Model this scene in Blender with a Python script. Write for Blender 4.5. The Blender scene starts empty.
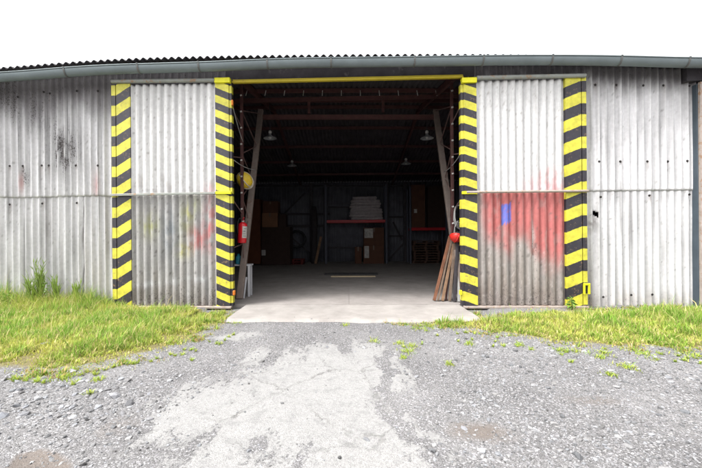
import bpy, bmesh, math, random
import numpy as np
from mathutils import Vector, Matrix, noise
random.seed(7); rng = np.random.default_rng(11)
R = math.radians
sc = bpy.context.scene
COL = sc.collection

# ------------------------------------------------------------------ camera
F = 351.0                                  # focal length in photo pixels (18 mm on a 36 mm sensor)
CAM = Vector((0.0, -7.5, 1.53))
SHIFT = 0.0232
ROT = Matrix.Rotation(R(2.0), 3, 'Z') @ Matrix.Rotation(R(90), 3, 'X') @ Matrix.Rotation(R(-0.42), 3, 'Z')
cd = bpy.data.cameras.new('camera'); cam = bpy.data.objects.new('camera', cd); COL.objects.link(cam)
cd.sensor_width = 36; cd.lens = 18; cd.shift_x = SHIFT; cd.clip_start = .05; cd.clip_end = 800
cam.matrix_world = Matrix.Translation(CAM) @ ROT.to_4x4()
sc.camera = cam

def ray(px, py):
    return ROT @ Vector(((px - 351) / F + SHIFT * 2, -(py - 234) / F, -1))
def P(px, py, Y):                          # photo pixel -> point on the vertical plane y = Y
    d = ray(px, py); t = (Y - CAM.y) / d.y
    return CAM + d * t
def G(px, py, z=0.0):                      # photo pixel -> point on the ground
    d = ray(px, py); t = (z - CAM.z) / d.z
    return CAM + d * t
RT = ROT.transposed()
def proj(x, y, z):
    c = RT @ (Vector((x, y, z)) - CAM)
    return 351 + F * (c.x / -c.z - SHIFT * 2), 234 - F * c.y / -c.z
def lerp(tab, x):
    return float(np.interp(x, [t[0] for t in tab], [t[1] for t in tab]))
def sm(a, b, x):
    t = min(1, max(0, (x - a) / (b - a))); return t * t * (3 - 2 * t)
def nz(x, y, z=0.0): return noise.noise(Vector((x, y, z)))
def fb(x, y, z=0.0, o=4): return noise.fractal(Vector((x, y, z)), 1.0, 2.0, o)
def mix(a, b, t): return tuple(a[i] + (b[i] - a[i]) * t for i in range(3))

# ------------------------------------------------------------------ materials
def mat(name, col=(.5, .5, .5), rough=.7, metal=0.0, var=.25, scale=6.0, bump=.0, bscale=60, attr=None, rust=None, rust_amt=.5, spec=.3):
    m = bpy.data.materials.new(name); m.use_nodes = True
    nt = m.node_tree; N = nt.nodes; L = nt.links
    b = N['Principled BSDF']; b.inputs['Roughness'].default_value = rough; b.inputs['Metallic'].default_value = metal
    b.inputs['Specular IOR Level'].default_value = spec
    tc = N.new('ShaderNodeTexCoord')
    n1 = N.new('ShaderNodeTexNoise'); n1.inputs['Scale'].default_value = scale; n1.inputs['Detail'].default_value = 8; n1.inputs['Roughness'].default_value = .65
    L.new(tc.outputs['Object'], n1.inputs['Vector'])
    mr = N.new('ShaderNodeMapRange'); mr.inputs[1].default_value = .25; mr.inputs[2].default_value = .75
    mr.inputs[3].default_value = 1 - var; mr.inputs[4].default_value = 1 + var
    L.new(n1.outputs['Fac'], mr.inputs[0])
    mx = N.new('ShaderNodeMix'); mx.data_type = 'RGBA'; mx.blend_type = 'MULTIPLY'; mx.inputs[0].default_value = 1
    if attr:
        at = N.new('ShaderNodeAttribute'); at.attribute_name = attr; L.new(at.outputs['Color'], mx.inputs[6])
    else:
        mx.inputs[6].default_value = (*col, 1)
    L.new(mr.outputs[0], mx.inputs[7])
    out = mx.outputs[2]
    if rust:
        n2 = N.new('ShaderNodeTexNoise'); n2.inputs['Scale'].default_value = scale * 1.7; n2.inputs['Detail'].default_value = 10; n2.inputs['Roughness'].default_value = .7
        L.new(tc.outputs['Object'], n2.inputs['Vector'])
        m2 = N.new('ShaderNodeMapRange'); m2.inputs[1].default_value = .72 - .3 * rust_amt; m2.inputs[2].default_value = .80 - .3 * rust_amt
        L.new(n2.outputs['Fac'], m2.inputs[0])
        x2 = N.new('ShaderNodeMix'); x2.data_type = 'RGBA'; x2.inputs[7].default_value = (*rust, 1)
        L.new(m2.outputs[0], x2.inputs[0]); L.new(out, x2.inputs[6]); out = x2.outputs[2]
    L.new(out, b.inputs['Base Color'])
    if bump:
        n3 = N.new('ShaderNodeTexNoise'); n3.inputs['Scale'].default_value = bscale; n3.inputs['Detail'].default_value = 6
        L.new(tc.outputs['Object'], n3.inputs['Vector'])
        bp = N.new('ShaderNodeBump'); bp.inputs['Strength'].default_value = bump; bp.inputs['Distance'].default_value = .01
        L.new(n3.outputs['Fac'], bp.inputs['Height']); L.new(bp.outputs['Normal'], b.inputs['Normal'])
    return m

def stripe_mat():
    m = bpy.data.materials.new('hazard_stripes'); m.use_nodes = True
    nt = m.node_tree; N = nt.nodes; L = nt.links; b = N['Principled BSDF']; b.inputs['Roughness'].default_value = .5
    at = N.new('ShaderNodeAttribute'); at.attribute_name = 'stripe'
    tc = N.new('ShaderNodeTexCoord')
    n0 = N.new('ShaderNodeTexNoise'); n0.inputs['Scale'].default_value = 22; n0.inputs['Detail'].default_value = 5
    L.new(tc.outputs['Object'], n0.inputs['Vector'])
    ad = N.new('ShaderNodeMath'); ad.operation = 'MULTIPLY_ADD'; ad.inputs[1].default_value = .05; L.new(n0.outputs['Fac'], ad.inputs[0]); L.new(at.outputs['Fac'], ad.inputs[2])
    fr = N.new('ShaderNodeMath'); fr.operation = 'FRACT'; L.new(ad.outputs[0], fr.inputs[0])
    gt = N.new('ShaderNodeMapRange'); gt.inputs[1].default_value = .495; gt.inputs[2].default_value = .515; L.new(fr.outputs[0], gt.inputs[0])
    n1 = N.new('ShaderNodeTexNoise'); n1.inputs['Scale'].default_value = 5; n1.inputs['Detail'].default_value = 10; n1.inputs['Roughness'].default_value = .7
    L.new(tc.outputs['Object'], n1.inputs['Vector'])
    v = N.new('ShaderNodeMapRange'); v.inputs[1].default_value = .3; v.inputs[2].default_value = .7; v.inputs[3].default_value = .58; v.inputs[4].default_value = 1.10; L.new(n1.outputs['Fac'], v.inputs[0])
    mx = N.new('ShaderNodeMix'); mx.data_type = 'RGBA'; mx.inputs[6].default_value = (.62, .575, .055, 1); mx.inputs[7].default_value = (.028, .025, .034, 1)
    L.new(gt.outputs[0], mx.inputs[0])
    ml = N.new('ShaderNodeMix'); ml.data_type = 'RGBA'; ml.blend_type = 'MULTIPLY'; ml.inputs[0].default_value = 1
    L.new(mx.outputs[2], ml.inputs[6]); L.new(v.outputs[0], ml.inputs[7])
    # scratches, chips and mud
    n2 = N.new('ShaderNodeTexNoise'); n2.inputs['Scale'].default_value = 16; n2.inputs['Detail'].default_value = 11; n2.inputs['Roughness'].default_value = .75
    L.new(tc.outputs['Object'], n2.inputs['Vector'])
    ch = N.new('ShaderNodeMapRange'); ch.inputs[1].default_value = .565; ch.inputs[2].default_value = .64; L.new(n2.outputs['Fac'], ch.inputs[0])
    sx = N.new('ShaderNodeSeparateXYZ'); L.new(tc.outputs['Object'], sx.inputs[0])
    lo = N.new('ShaderNodeMapRange'); lo.inputs[1].default_value = 1.6; lo.inputs[2].default_value = 0.0; lo.inputs[3].default_value = .45; lo.inputs[4].default_value = 1.0; L.new(sx.outputs[2], lo.inputs[0])
    ch2 = N.new('ShaderNodeMath'); ch2.operation = 'MULTIPLY'; L.new(ch.outputs[0], ch2.inputs[0]); L.new(lo.outputs[0], ch2.inputs[1])
    m3 = N.new('ShaderNodeMix'); m3.data_type = 'RGBA'; m3.inputs[7].default_value = (.24, .15, .08, 1)
    L.new(ch2.outputs[0], m3.inputs[0]); L.new(ml.outputs[2], m3.inputs[6]); L.new(m3.outputs[2], b.inputs['Base Color'])
    return m

def cement_mat():
    m = mat('fibre_cement', attr='paint', rough=.85, var=.12, scale=14, bump=.25, bscale=90, spec=.2)
    nt = m.node_tree; N = nt.nodes; L = nt.links; b = N['Principled BSDF']; src = b.inputs['Base Color'].links[0].from_socket
    at = [n for n in N if n.type == 'ATTRIBUTE'][0]; tc = [n for n in N if n.type == 'TEX_COORD'][0]
    def layer(src, scl, scale, k0, col, soft):
        mp = N.new('ShaderNodeMapping'); mp.inputs['Scale'].default_value = scl; L.new(tc.outputs['Object'], mp.inputs[0])
        n = N.new('ShaderNodeTexNoise'); n.inputs['Scale'].default_value = scale; n.inputs['Detail'].default_value = 6; n.inputs['Roughness'].default_value = .62; L.new(mp.outputs[0], n.inputs['Vector'])
        a = N.new('ShaderNodeMath'); a.operation = 'MULTIPLY_ADD'; a.inputs[1].default_value = .46; L.new(at.outputs['Alpha'], a.inputs[0]); L.new(n.outputs['Fac'], a.inputs[2])
        r_ = N.new('ShaderNodeMapRange'); r_.inputs[1].default_value = k0; r_.inputs[2].default_value = k0 + soft; r_.inputs[4].default_value = .85; L.new(a.outputs[0], r_.inputs[0])
        x = N.new('ShaderNodeMix'); x.data_type = 'RGBA'; x.inputs[7].default_value = (*col, 1); L.new(r_.outputs[0], x.inputs[0]); L.new(src, x.inputs[6]); return x.outputs[2]
    src = layer(src, (1, 1, .16), 48, .74, (.12, .112, .115), .20)
    src = layer(src, (1, 1, .7), 42, .76, (.07, .06, .058), .05)
    L.new(src, b.inputs['Base Color']); return m

M = dict(
    cement=cement_mat(),
    stripes=stripe_mat(),
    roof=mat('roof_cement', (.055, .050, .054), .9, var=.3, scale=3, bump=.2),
    zinc=mat('zinc', (.17, .20, .21), .5, .2, var=.14, scale=2.5, rust=(.12, .13, .12), rust_amt=.25),
    bracket=mat('gutter_bracket', (.13, .13, .125), .6, .2, rust=(.15, .10, .07), rust_amt=.4),
    rail=mat('grey_rail', (.27, .28, .26), .55, .2, var=.2, scale=5, rust=(.30, .19, .12), rust_amt=.55),
    paleral=mat('pale_rail', (.33, .28, .25), .6, .1, var=.25, scale=7, rust=(.27, .17, .11), rust_amt=.6),
    yellow=mat('yellow_paint', (.50, .39, .03), .45, var=.12, scale=5, rust=(.30, .2, .05), rust_amt=.35),
    yellowdoor=mat('yellow_gloss', (.72, .68, .02), .45, var=.12, scale=9, rust=(.2, .17, .06), rust_amt=.3),
    soot=mat('dark_lintel', (.055, .050, .056), .8, var=.45, scale=3.5, rust=(.13, .12, .125), rust_amt=.45, bump=.15, bscale=30),
    bluegrey=mat('blue_grey_steel', (.075, .095, .115), .5, .2, var=.2, scale=3),
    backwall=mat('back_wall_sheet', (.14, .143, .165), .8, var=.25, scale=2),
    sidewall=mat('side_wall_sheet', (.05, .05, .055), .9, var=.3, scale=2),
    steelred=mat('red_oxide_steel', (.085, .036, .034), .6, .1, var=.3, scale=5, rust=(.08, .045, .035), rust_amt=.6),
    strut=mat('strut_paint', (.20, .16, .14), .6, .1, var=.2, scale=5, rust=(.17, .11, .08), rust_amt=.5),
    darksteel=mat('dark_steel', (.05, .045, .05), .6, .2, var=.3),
    rod=mat('rod_steel', (.16, .10, .09), .6, .2, var=.3),
    bolt=mat('bolt', (.03, .026, .026), .6, .1, var=.3),
    whitebolt=mat('pale_clip', (.55, .53, .5), .5, var=.2),
    enamel=mat('lamp_enamel', (.30, .31, .32), .35, var=.2, scale=10),
    bulb=mat('bulb_glass', (.6, .6, .58), .2, var=.05),
    exred=mat('extinguisher_red', (.55, .012, .02), .3, var=.1, spec=.5),
    black=mat('black_rubber', (.02, .02, .022), .5, var=.2),
    paper=mat('paper_label', (.42, .40, .38), .7, var=.5, scale=14),
    hatyellow=mat('hat_yellow', (.62, .43, .03), .4, var=.2, scale=12, rust=(.45, .40, .32), rust_amt=.5),
    hatcream=mat('hat_cream', (.50, .45, .38), .5, var=.2, scale=12),
    hatred=mat('hat_red', (.60, .025, .018), .35, var=.12, spec=.5),
    white=mat('white_laminate', (.45, .45, .47), .5, var=.1),
    teal=mat('teal_plastic', (.03, .22, .30), .4, var=.2),
    orange=mat('orange_plastic', (.55, .16, .02), .5, var=.2),
    cable=mat('grey_cable', (.34, .34, .33), .5, var=.2),
    wood=mat('grey_wood', (.14, .10, .075), .85, var=.4, scale=9, bump=.2),
    woodor=mat('orange_wood', (.15, .065, .036), .8, var=.5, scale=9, bump=.2),
    woodtan=mat('tan_wood', (.19, .115, .07), .8, var=.5, scale=9, bump=.2),
    plank=mat('pale_plank', (.52, .42, .28), .8, var=.2, scale=7),
    card=mat('cardboard', (.10, .045, .028), .85, var=.2, scale=4),
    cardlight=mat('light_cardboard', (.22, .11, .06), .85, var=.15, scale=4),
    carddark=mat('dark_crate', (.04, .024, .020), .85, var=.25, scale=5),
    cabinet=mat('brown_cabinet', (.11, .036, .016), .7, var=.2, scale=3),
    tape=mat('tape', (.16, .11, .08), .3, var=.2),
    rackred=mat('rack_red', (.42, .012, .02), .4, var=.2),
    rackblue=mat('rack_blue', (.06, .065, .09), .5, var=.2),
    film=mat('stretch_film', (.40, .36, .37), .3, var=.3, scale=8, bump=.4, bscale=25),
    pallet=mat('pallet_wood', (.09, .05, .036), .85, var=.3, scale=6),
    palletred=mat('red_pallet', (.12, .022, .02), .85, var=.3, scale=6),
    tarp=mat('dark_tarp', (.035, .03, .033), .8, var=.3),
    rustdoor=mat('rusty_sheet', (.40, .33, .29), .7, .1, var=.25, scale=4, rust=(.33, .09, .05), rust_amt=.7),
)

# ------------------------------------------------------------------ object helpers
def link(name, me, material=None, parent=None):
    o = bpy.data.objects.new(name, me); COL.objects.link(o)
    if material is not None: me.materials.append(material)
    if parent is not None:
        o.parent = parent
        w = Vector((0, 0, 0)); p = parent
        while p is not None: w += p.location; p = p.parent
        o.location = -w                                  # every mesh is authored in world coordinates
    return o
def obj(name, bm, material, parent=None, smooth=False):
    bmesh.ops.recalc_face_normals(bm, faces=bm.faces[:])
    me = bpy.data.meshes.new(name); bm.to_mesh(me); bm.free()
    if smooth:
        for p in me.polygons: p.use_smooth = True
    return link(name, me, material, parent)
def tag(o, label=None, cat=None, group=None, kind=None):
    if label: o['label'] = label
    if cat: o['category'] = cat
    if group: o['group'] = group
    if kind: o['kind'] = kind
    return o
def thing(name, label, cat, loc=(0, 0, 0), group=None):
    o = bpy.data.objects.new(name, None); COL.objects.link(o); o.location = loc; o.empty_display_size = .2
    return tag(o, label, cat, group)
def recentre(o):                                         # put a single-mesh thing's origin at its base
    vs = [v.co for v in o.data.vertices]
    c = Vector((sum(v.x for v in vs) / len(vs), sum(v.y for v in vs) / len(vs), min(v.z for v in vs)))
    for v in o.data.vertices: v.co -= c
    o.location = c
    return o

def box(bm, x0, x1, y0, y1, z0, z1, bev=0.0, mtx=None):
    r = bmesh.ops.create_cube(bm, size=1)
    vs = r['verts']
    for v in vs:
        v.co = Vector((x0 + (v.co.x + .5) * (x1 - x0), y0 + (v.co.y + .5) * (y1 - y0), z0 + (v.co.z + .5) * (z1 - z0)))
    if bev:
        es = list({e for v in vs for e in v.link_edges})
        r = bmesh.ops.bevel(bm, geom=es, offset=bev, segments=1, affect='EDGES')
        vs = list({v for f in r['faces'] for v in f.verts} | {v for v in vs if v.is_valid})
    if mtx is not None:
        for v in vs: v.co = mtx @ v.co
def beam(bm, p, q, w, d, up=Vector((0, 0, 1)), bev=0.0):   # a bar from p to q, w wide across, d deep along 'up'
    p, q = Vector(p), Vector(q); ax = (q - p); L = ax.length; ax.normalize()
    s = ax.cross(up)
    if s.length < 1e-4: s = ax.cross(Vector((0, 1, 0)))
    s.normalize(); u = s.cross(ax)
    m = Matrix((s, ax, u)).transposed().to_4x4(); m.translation = p
    box(bm, -w / 2, w / 2, 0, L, -d / 2, d / 2, bev, m)
def tube(bm, pts, r, seg=8, caps=True):
    pts = [Vector(p) for p in pts]; rings = []
    n0 = None
    for i, p in enumerate(pts):
        t = (pts[min(i + 1, len(pts) - 1)] - pts[max(i - 1, 0)]).normalized()
        if n0 is None:
            a = Vector((0, 0, 1)) if abs(t.z) < .9 else Vector((1, 0, 0)); n0 = t.cross(a).normalized()
        else:
            n0 = (n0 - t * n0.dot(t)).normalized()
        b = t.cross(n0); rr = r[i] if isinstance(r, (list, tuple)) else r
        rings.append([bm.verts.new(p + (n0 * math.cos(2 * math.pi * k / seg) + b * math.sin(2 * math.pi * k / seg)) * rr) for k in range(seg)])
    for a, b in zip(rings, rings[1:]):
        for k in range(seg): bm.faces.new((a[k], a[(k + 1) % seg], b[(k + 1) % seg], b[k]))
    if caps: bm.faces.new(rings[0]); bm.faces.new(rings[-1])
def lathe(bm, prof, c, seg=24, mtx=None):
    rings = []; c = Vector(c)
    for r, z in prof:
        ring = []
        for k in range(seg if r > 1e-5 else 1):
            a = 2 * math.pi * k / seg; v = Vector((r * math.cos(a), r * math.sin(a), z))
            if mtx is not None: v = mtx @ v
            ring.append(bm.verts.new(c + v))
        rings.append(ring)
    for a, b in zip(rings, rings[1:]):
        for k in range(seg):
            if len(a) == 1 and len(b) == 1: continue
            if len(a) == 1: bm.faces.new((a[0], b[(k + 1) % seg], b[k]))
            elif len(b) == 1: bm.faces.new((a[k], a[(k + 1) % seg], b[0]))
            else: bm.faces.new((a[k], a[(k + 1) % seg], b[(k + 1) % seg], b[k]))
def np_mesh(name, verts, faces, cols=None, attr='paint'):
    me = bpy.data.meshes.new(name); verts = np.asarray(verts, np.float32); faces = np.asarray(faces, np.int32)
    nf, k = faces.shape
    me.vertices.add(len(verts)); me.vertices.foreach_set('co', verts.ravel())
    me.loops.add(nf * k); me.loops.foreach_set('vertex_index', faces.ravel())
    me.polygons.add(nf); me.polygons.foreach_set('loop_start', np.arange(0, nf * k, k, dtype=np.int32))
    me.update(calc_edges=True)
    if cols is not None:
        a = me.attributes.new(attr, 'FLOAT_COLOR', 'POINT')
        c = np.ones((len(verts), 4), np.float32); cols = np.asarray(cols); c[:, :cols.shape[1]] = cols; a.data.foreach_set('color', c.ravel())
    return me

# ------------------------------------------------------------------ the barn
barn = thing('barn', 'long grey corrugated barn with striped sliding doors standing open on a dark interior', 'barn', (0, 5.8, 0))
LIP = [(0, 72.5), (62, 67.5), (90, 65), (200, 62), (245, 60), (290, 57.8), (380, 57), (470, 55.5), (540, 54.7), (630, 55.5), (662, 56.7), (702, 58)]
CREST = [(0, 67.5), (45, 63.5), (85, 60.7), (120, 58.2), (180, 56.6), (220, 55.6), (290, 54.8), (380, 54), (460, 53.9), (500, 54.2), (540, 54.6), (630, 56.6), (702, 60)]
YG, YR = -.50, -.36
lipt = [(P(a, b, YG).x, P(a, b, YG).z) for a, b in LIP]
crt = [(P(a, b, YR).x, P(a, b, YR).z) for a, b in CREST]
lipt = [(-14, lipt[0][1] - .12)] + lipt + [(14, lipt[-1][1] - .03)]
crt = [(-14, crt[0][1] - .2)] + crt + [(14, crt[-1][1] - .05)]
def smooth_tab(tab):
    xs = np.linspace(-14, 14, 113); ys = np.interp(xs, [t[0] for t in tab], [t[1] for t in tab])
    k = np.ones(7) / 7; yp = np.pad(ys, 3, mode='edge'); ys = np.convolve(yp, k, 'valid')
    return list(zip(xs, ys))
lipt, crt = smooth_tab(lipt), smooth_tab(crt)
XL, XR, YB, YRIDGE = -11.5, 11.5, 11.7, 4.6
RAMP, RP = .028, .150
BACK_TOP = P(345, 182, YB).z
zr_edge = lambda x: lerp(crt, x) - RAMP
def roofz(x, y):
    e = zr_edge(x)
    if y <= YRIDGE: return e + .16 * (y - YR)
    top = e + .16 * (YRIDGE - YR); f = (y - YRIDGE) / (YB - YRIDGE)
    return top + (BACK_TOP - .0 - top) * f

def corr_grid(x0, x1, zrows, y0, pitch, amp, paint, name, parent, material=M['cement'], phase=0., solid=.007, hole=None, seg=10, wob=.009, shape=.30):
    n = int(round((x1 - x0) / pitch * seg)); xs = np.linspace(x0, x1, n + 1)
    V = []; C = []; nr = len(zrows)
    for j, zf in enumerate(zrows):
        for x in xs:
            z = zf(x) if callable(zf) else zf
            ph = 2 * math.pi * (x - x0) / pitch + phase
            w = wob * nz(x * .7, z * .5, y0 * 7) + wob * .5 * nz(x * 2.6, z * 1.9, 3)
            V.append((x, y0 - amp * (math.cos(ph) + shape * math.cos(2 * ph)) + w, z))
            q_ = paint(x, z); C.append(q_ if len(q_) == 4 else (*q_, .10))
    F_ = []
    W = n + 1
    for j in range(nr - 1):
        for i in range(n):
            if hole and hole(xs[i], V[j * W + i][2]): continue
            F_.append((j * W + i, j * W + i + 1, (j + 1) * W + i + 1, (j + 1) * W + i))
    me = np_mesh(name, V, F_, np.array(C))
    for p in me.polygons: p.use_smooth = True
    o = link(name, me, material, parent)
    if solid:
        md = o.modifiers.new('thickness', 'SOLIDIFY'); md.thickness = solid; md.offset = -1
    return o

SEAM_L = lambda x: P(60, 197.2, 0).z + (x - P(60, 197, 0).x) * 0.004
SEAM_R = lambda x: P(640, 190.8, 0).z

def streak(x, z, s=1.0): return fb(x * 9 * s, z * .55 * s, 3.1, 4)
def blob(px, py, cx, cy, rx, ry):
    return math.exp(-(((px - cx) / rx) ** 2 + ((py - cy) / ry) ** 2))
PW = .1485
BOLTPX = [(18, 97), (44, 92), (50, 93.5), (77, 91), (98, 91), (10, 166), (23, 166), (42, 165.5), (49, 165.5), (76, 165.5), (98, 165.5), (10, 204.5), (42.5, 203.5), (77, 203), (595, 85), (616, 85), (643, 85.5), (663, 85.5), (689, 86), (599, 161.5), (620, 161.5), (647, 161.5), (667.5, 161.5), (687, 161), (600.5, 197), (649, 195.5), (689, 194.5)]
def wallpaint(side, lower):
    def f(x, z):
        px, py = proj(x, 0, z)
        sheet = math.floor((x + 20) / 1.05); t = (.52 if side < 0 else .54) + .03 * nz(sheet * 3.7, 1.3 if lower else 7.7)
        s = streak(x, z); t *= 1 + .24 * s + .10 * fb(x * 1.3, z * 1.3, 9, 3) + (.17 if side < 0 else .09) * nz(math.floor((x + 20) / PW * 2) * 5.31, z * .25)
        fine = sm(.18, .55, nz(x * 31.0, z * .42, 17)) * sm(-.5, .4, nz(x * 3, z * .8, 23)); t *= 1 - (.62 if side < 0 else .48) * fine; rib = sm(.1, .5, nz(math.floor((x + 20) / PW + .5) * 7.7, z * .35, 3)) * math.exp(-((((x + 20) / PW + .5) % 1 - .5) / .12) ** 2); t *= 1 - .40 * rib * (1 if side < 0 else .7)
        c = (t, t * .985, t * 1.0)
        soil = (.15, .14, .135); gr = .09 + .10 * max(0, s)
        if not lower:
            # sheets coloured darker from the top edge down, ending in uneven tongues
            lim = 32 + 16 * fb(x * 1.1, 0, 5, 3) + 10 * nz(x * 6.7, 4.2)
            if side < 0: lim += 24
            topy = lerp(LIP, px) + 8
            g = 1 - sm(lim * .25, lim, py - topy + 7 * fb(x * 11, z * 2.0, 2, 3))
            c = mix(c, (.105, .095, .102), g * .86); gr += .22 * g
            if side < 0:
                b = blob(px, py, 65, 150, 13, 25) * sm(-.55, .25, fb(x * 12, z * 1.6, 8, 4)) * 1.1
                b += .9 * blob(px, py, 26, 177, 4, 14) * sm(-.5, .2, fb(x * 16, z * 2, 4, 3))
                b += .3 * blob(px, py, 4, 95, 16, 28) + .5 * blob(px, py, 30, 130, 40, 30) * sm(-.1, .5, streak(x + 4, z))
                c = mix(c, (.075, .07, .075), min(.55, .6 * b)); gr += .62 * min(1, b)
                c = mix(c, (.42, .18, .17), .6 * (blob(px, py, 97, 186, 2.5, 12) + blob(px, py, 22, 183, 1.5, 9)))
        else:
            g = sm(48, 0, z * 100 - 18 * fb(x * 3, 0, 6, 3)) * (.55 + .5 * nz(x * 5, z * 3, 4))
            c = mix(c, (.24, .21, .18), .8 * max(0, min(.8, g))); gr += .3 * max(0, min(1, g))
            st = sm(.25, .6, streak(x + 9, z * .7 + 5)) * .35
            c = mix(c, (.26, .24, .24), st); gr += .3 * st
            if side < 0:
                for lx, y0_, y1_, k_ in ((83, 196, 306, .85), (47, 196, 285, .6), (24, 200, 300, .35)):
                    if y0_ < py < y1_: c = mix(c, (.10, .09, .09), k_ * sm(1.3, .4, abs(px - lx - 1.1 * nz(z * 1.6, lx))) * (.55 + .45 * sm(-.3, .3, nz(z * 2.3, lx))))
            if side < 0: c = mix(c, (.30, .27, .25), .5 * blob(px, py, 95, 285, 22, 40) * sm(-.3, .4, s))
            else:
                c = mix(c, (.16, .14, .13), .8 * blob(px, py, 592, 222, 5, 10) * sm(-.4, .2, fb(x * 9, z * 6, 1, 3)))
                c = mix(c, (.25, .23, .22), .55 * blob(px, py, 588, 285, 9, 30))
        for i_, (bx_, by_) in enumerate(BOLTPX):
            if abs(px - bx_) < .9 and -1 < py - by_ < 30: gr += (.25 + .3 * abs(nz(i_ * 3.3, 1))) * math.exp(-(py - by_) / (5 + 7 * abs(nz(i_ * 1.7, 5)))); c = mix(c, (.22, .17, .15), .4 * math.exp(-(py - by_) / 7))
        sp = fb(x * 26, z * 17, 12, 3)
        if sp > .55: c = mix(c, soil, min(1, (sp - .55) * 4) * .55)
        return (*c, min(.85, gr))
    return f

xo_l, xo_r = P(228, 200, 0).x, P(468, 200, 0).x
x3 = P(697.5, 200, 0).x                                     # where the next bay's opening starts
wtop = lambda x: roofz(x, 0.0) - .035
def rows(z0, z1, n):
    return [(lambda x, j=j: (z0(x) if callable(z0) else z0) + ((z1(x) if callable(z1) else z1) - (z0(x) if callable(z0) else z0)) * j / n) for j in range(n + 1)]
def brokenhole(x, z):
    px, py = proj(x, 0, z)
    return 591.2 < px < 596.6 and abs(py - (212.6 + .5 * (px - 591))) < 2.2 + 1.3 * nz(px * 1.7, py * 1.3)
PW = .1485
wl_low = corr_grid(XL, xo_l, rows(-.06, lambda x: SEAM_L(x) + .10, 60), 0, PW, .031, wallpaint(-1, True), 'lower_cladding', barn)
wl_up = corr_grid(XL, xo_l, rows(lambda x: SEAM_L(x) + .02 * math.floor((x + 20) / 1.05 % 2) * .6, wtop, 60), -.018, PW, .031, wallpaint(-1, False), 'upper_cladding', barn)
wl_up['label'] = 'upper cladding left of the doors, blackened by soot patches'
wr_low = corr_grid(xo_r, x3, rows(-.06, lambda x: SEAM_R(x) + .10, 90), 0, PW, .037, wallpaint(1, True), 'lower_cladding', barn, hole=brokenhole)
wr_low['label'] = 'lower cladding right of the doors with a broken hole beside the door'
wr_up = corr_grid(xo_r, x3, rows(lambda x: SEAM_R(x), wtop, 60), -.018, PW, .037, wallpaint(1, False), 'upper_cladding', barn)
# beyond the next opening the wall carries on
x4 = x3 + 3.0
corr_grid(x4, XR, rows(-.06, wtop, 30), 0, PW, .028, wallpaint(1, True), 'lower_cladding', barn)

BOLTS = {wl_up: [(18, 97), (44, 92), (50, 93.5), (77, 91), (98, 91), (10, 166), (23, 166), (42, 165.5), (49, 165.5), (76, 165.5), (98, 165.5)],
         wl_low: [(10, 204.5), (42.5, 203.5), (77, 203)],
         wr_up: [(595, 85), (616, 85), (643, 85.5), (663, 85.5), (689, 86), (599, 161.5), (620, 161.5), (647, 161.5), (667.5, 161.5), (687, 161)],
         wr_low: [(600.5, 197), (649, 195.5), (689, 194.5), (603, 297), (631, 295), (652, 294.5)]}
def bolt_mesh():
    bm = bmesh.new(); rot = Matrix.Rotation(R(90), 3, 'X')
    lathe(bm, [(0, .004), (.021, .004), (.025, .0), (.021, -.006), (0, -.006)], (0, 0, 0), 12, rot)
    lathe(bm, [(0, .018), (.012, .018), (.012, .003), (0, .003)], (0, 0, 0), 6, rot)
    me = bpy.data.meshes.new('bolt'); bmesh.ops.recalc_face_normals(bm, faces=bm.faces[:]); bm.to_mesh(me); bm.free(); me.materials.append(M['bolt'])
    return me
BM_ = bolt_mesh()
for par, pts in BOLTS.items():
    for px, py in pts:
        p = P(px, py, -.052)
        o = bpy.data.objects.new('bolt', BM_); COL.objects.link(o); o.parent = par; o.location = p - (par.location + barn.location)
        o.location.y -= .008

# roof: corrugated cement sheets from the eaves to the ridge and down to the back wall
def build_roof():
    xs = np.linspace(XL, XR, int((XR - XL) / RP * 8) + 1)
    ys = [YR, YR + .5, 1.2, 2.4, 3.6, YRIDGE, 6.4, 8.2, 10, YB + .35]
    V = []
    for y in ys:
        for x in xs: V.append((x, y, roofz(x, y) + RAMP * math.cos(2 * math.pi * x / RP)))
    W = len(xs); F_ = [(j * W + i, j * W + i + 1, (j + 1) * W + i + 1, (j + 1) * W + i) for j in range(len(ys) - 1) for i in range(W - 1)]
    me = np_mesh('roof', V, F_)
    for p in me.polygons: p.use_smooth = True
    o = link('roof', me, M['roof'], barn); md = o.modifiers.new('thickness', 'SOLIDIFY'); md.thickness = .008; md.offset = 1
    return o
build_roof()
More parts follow.
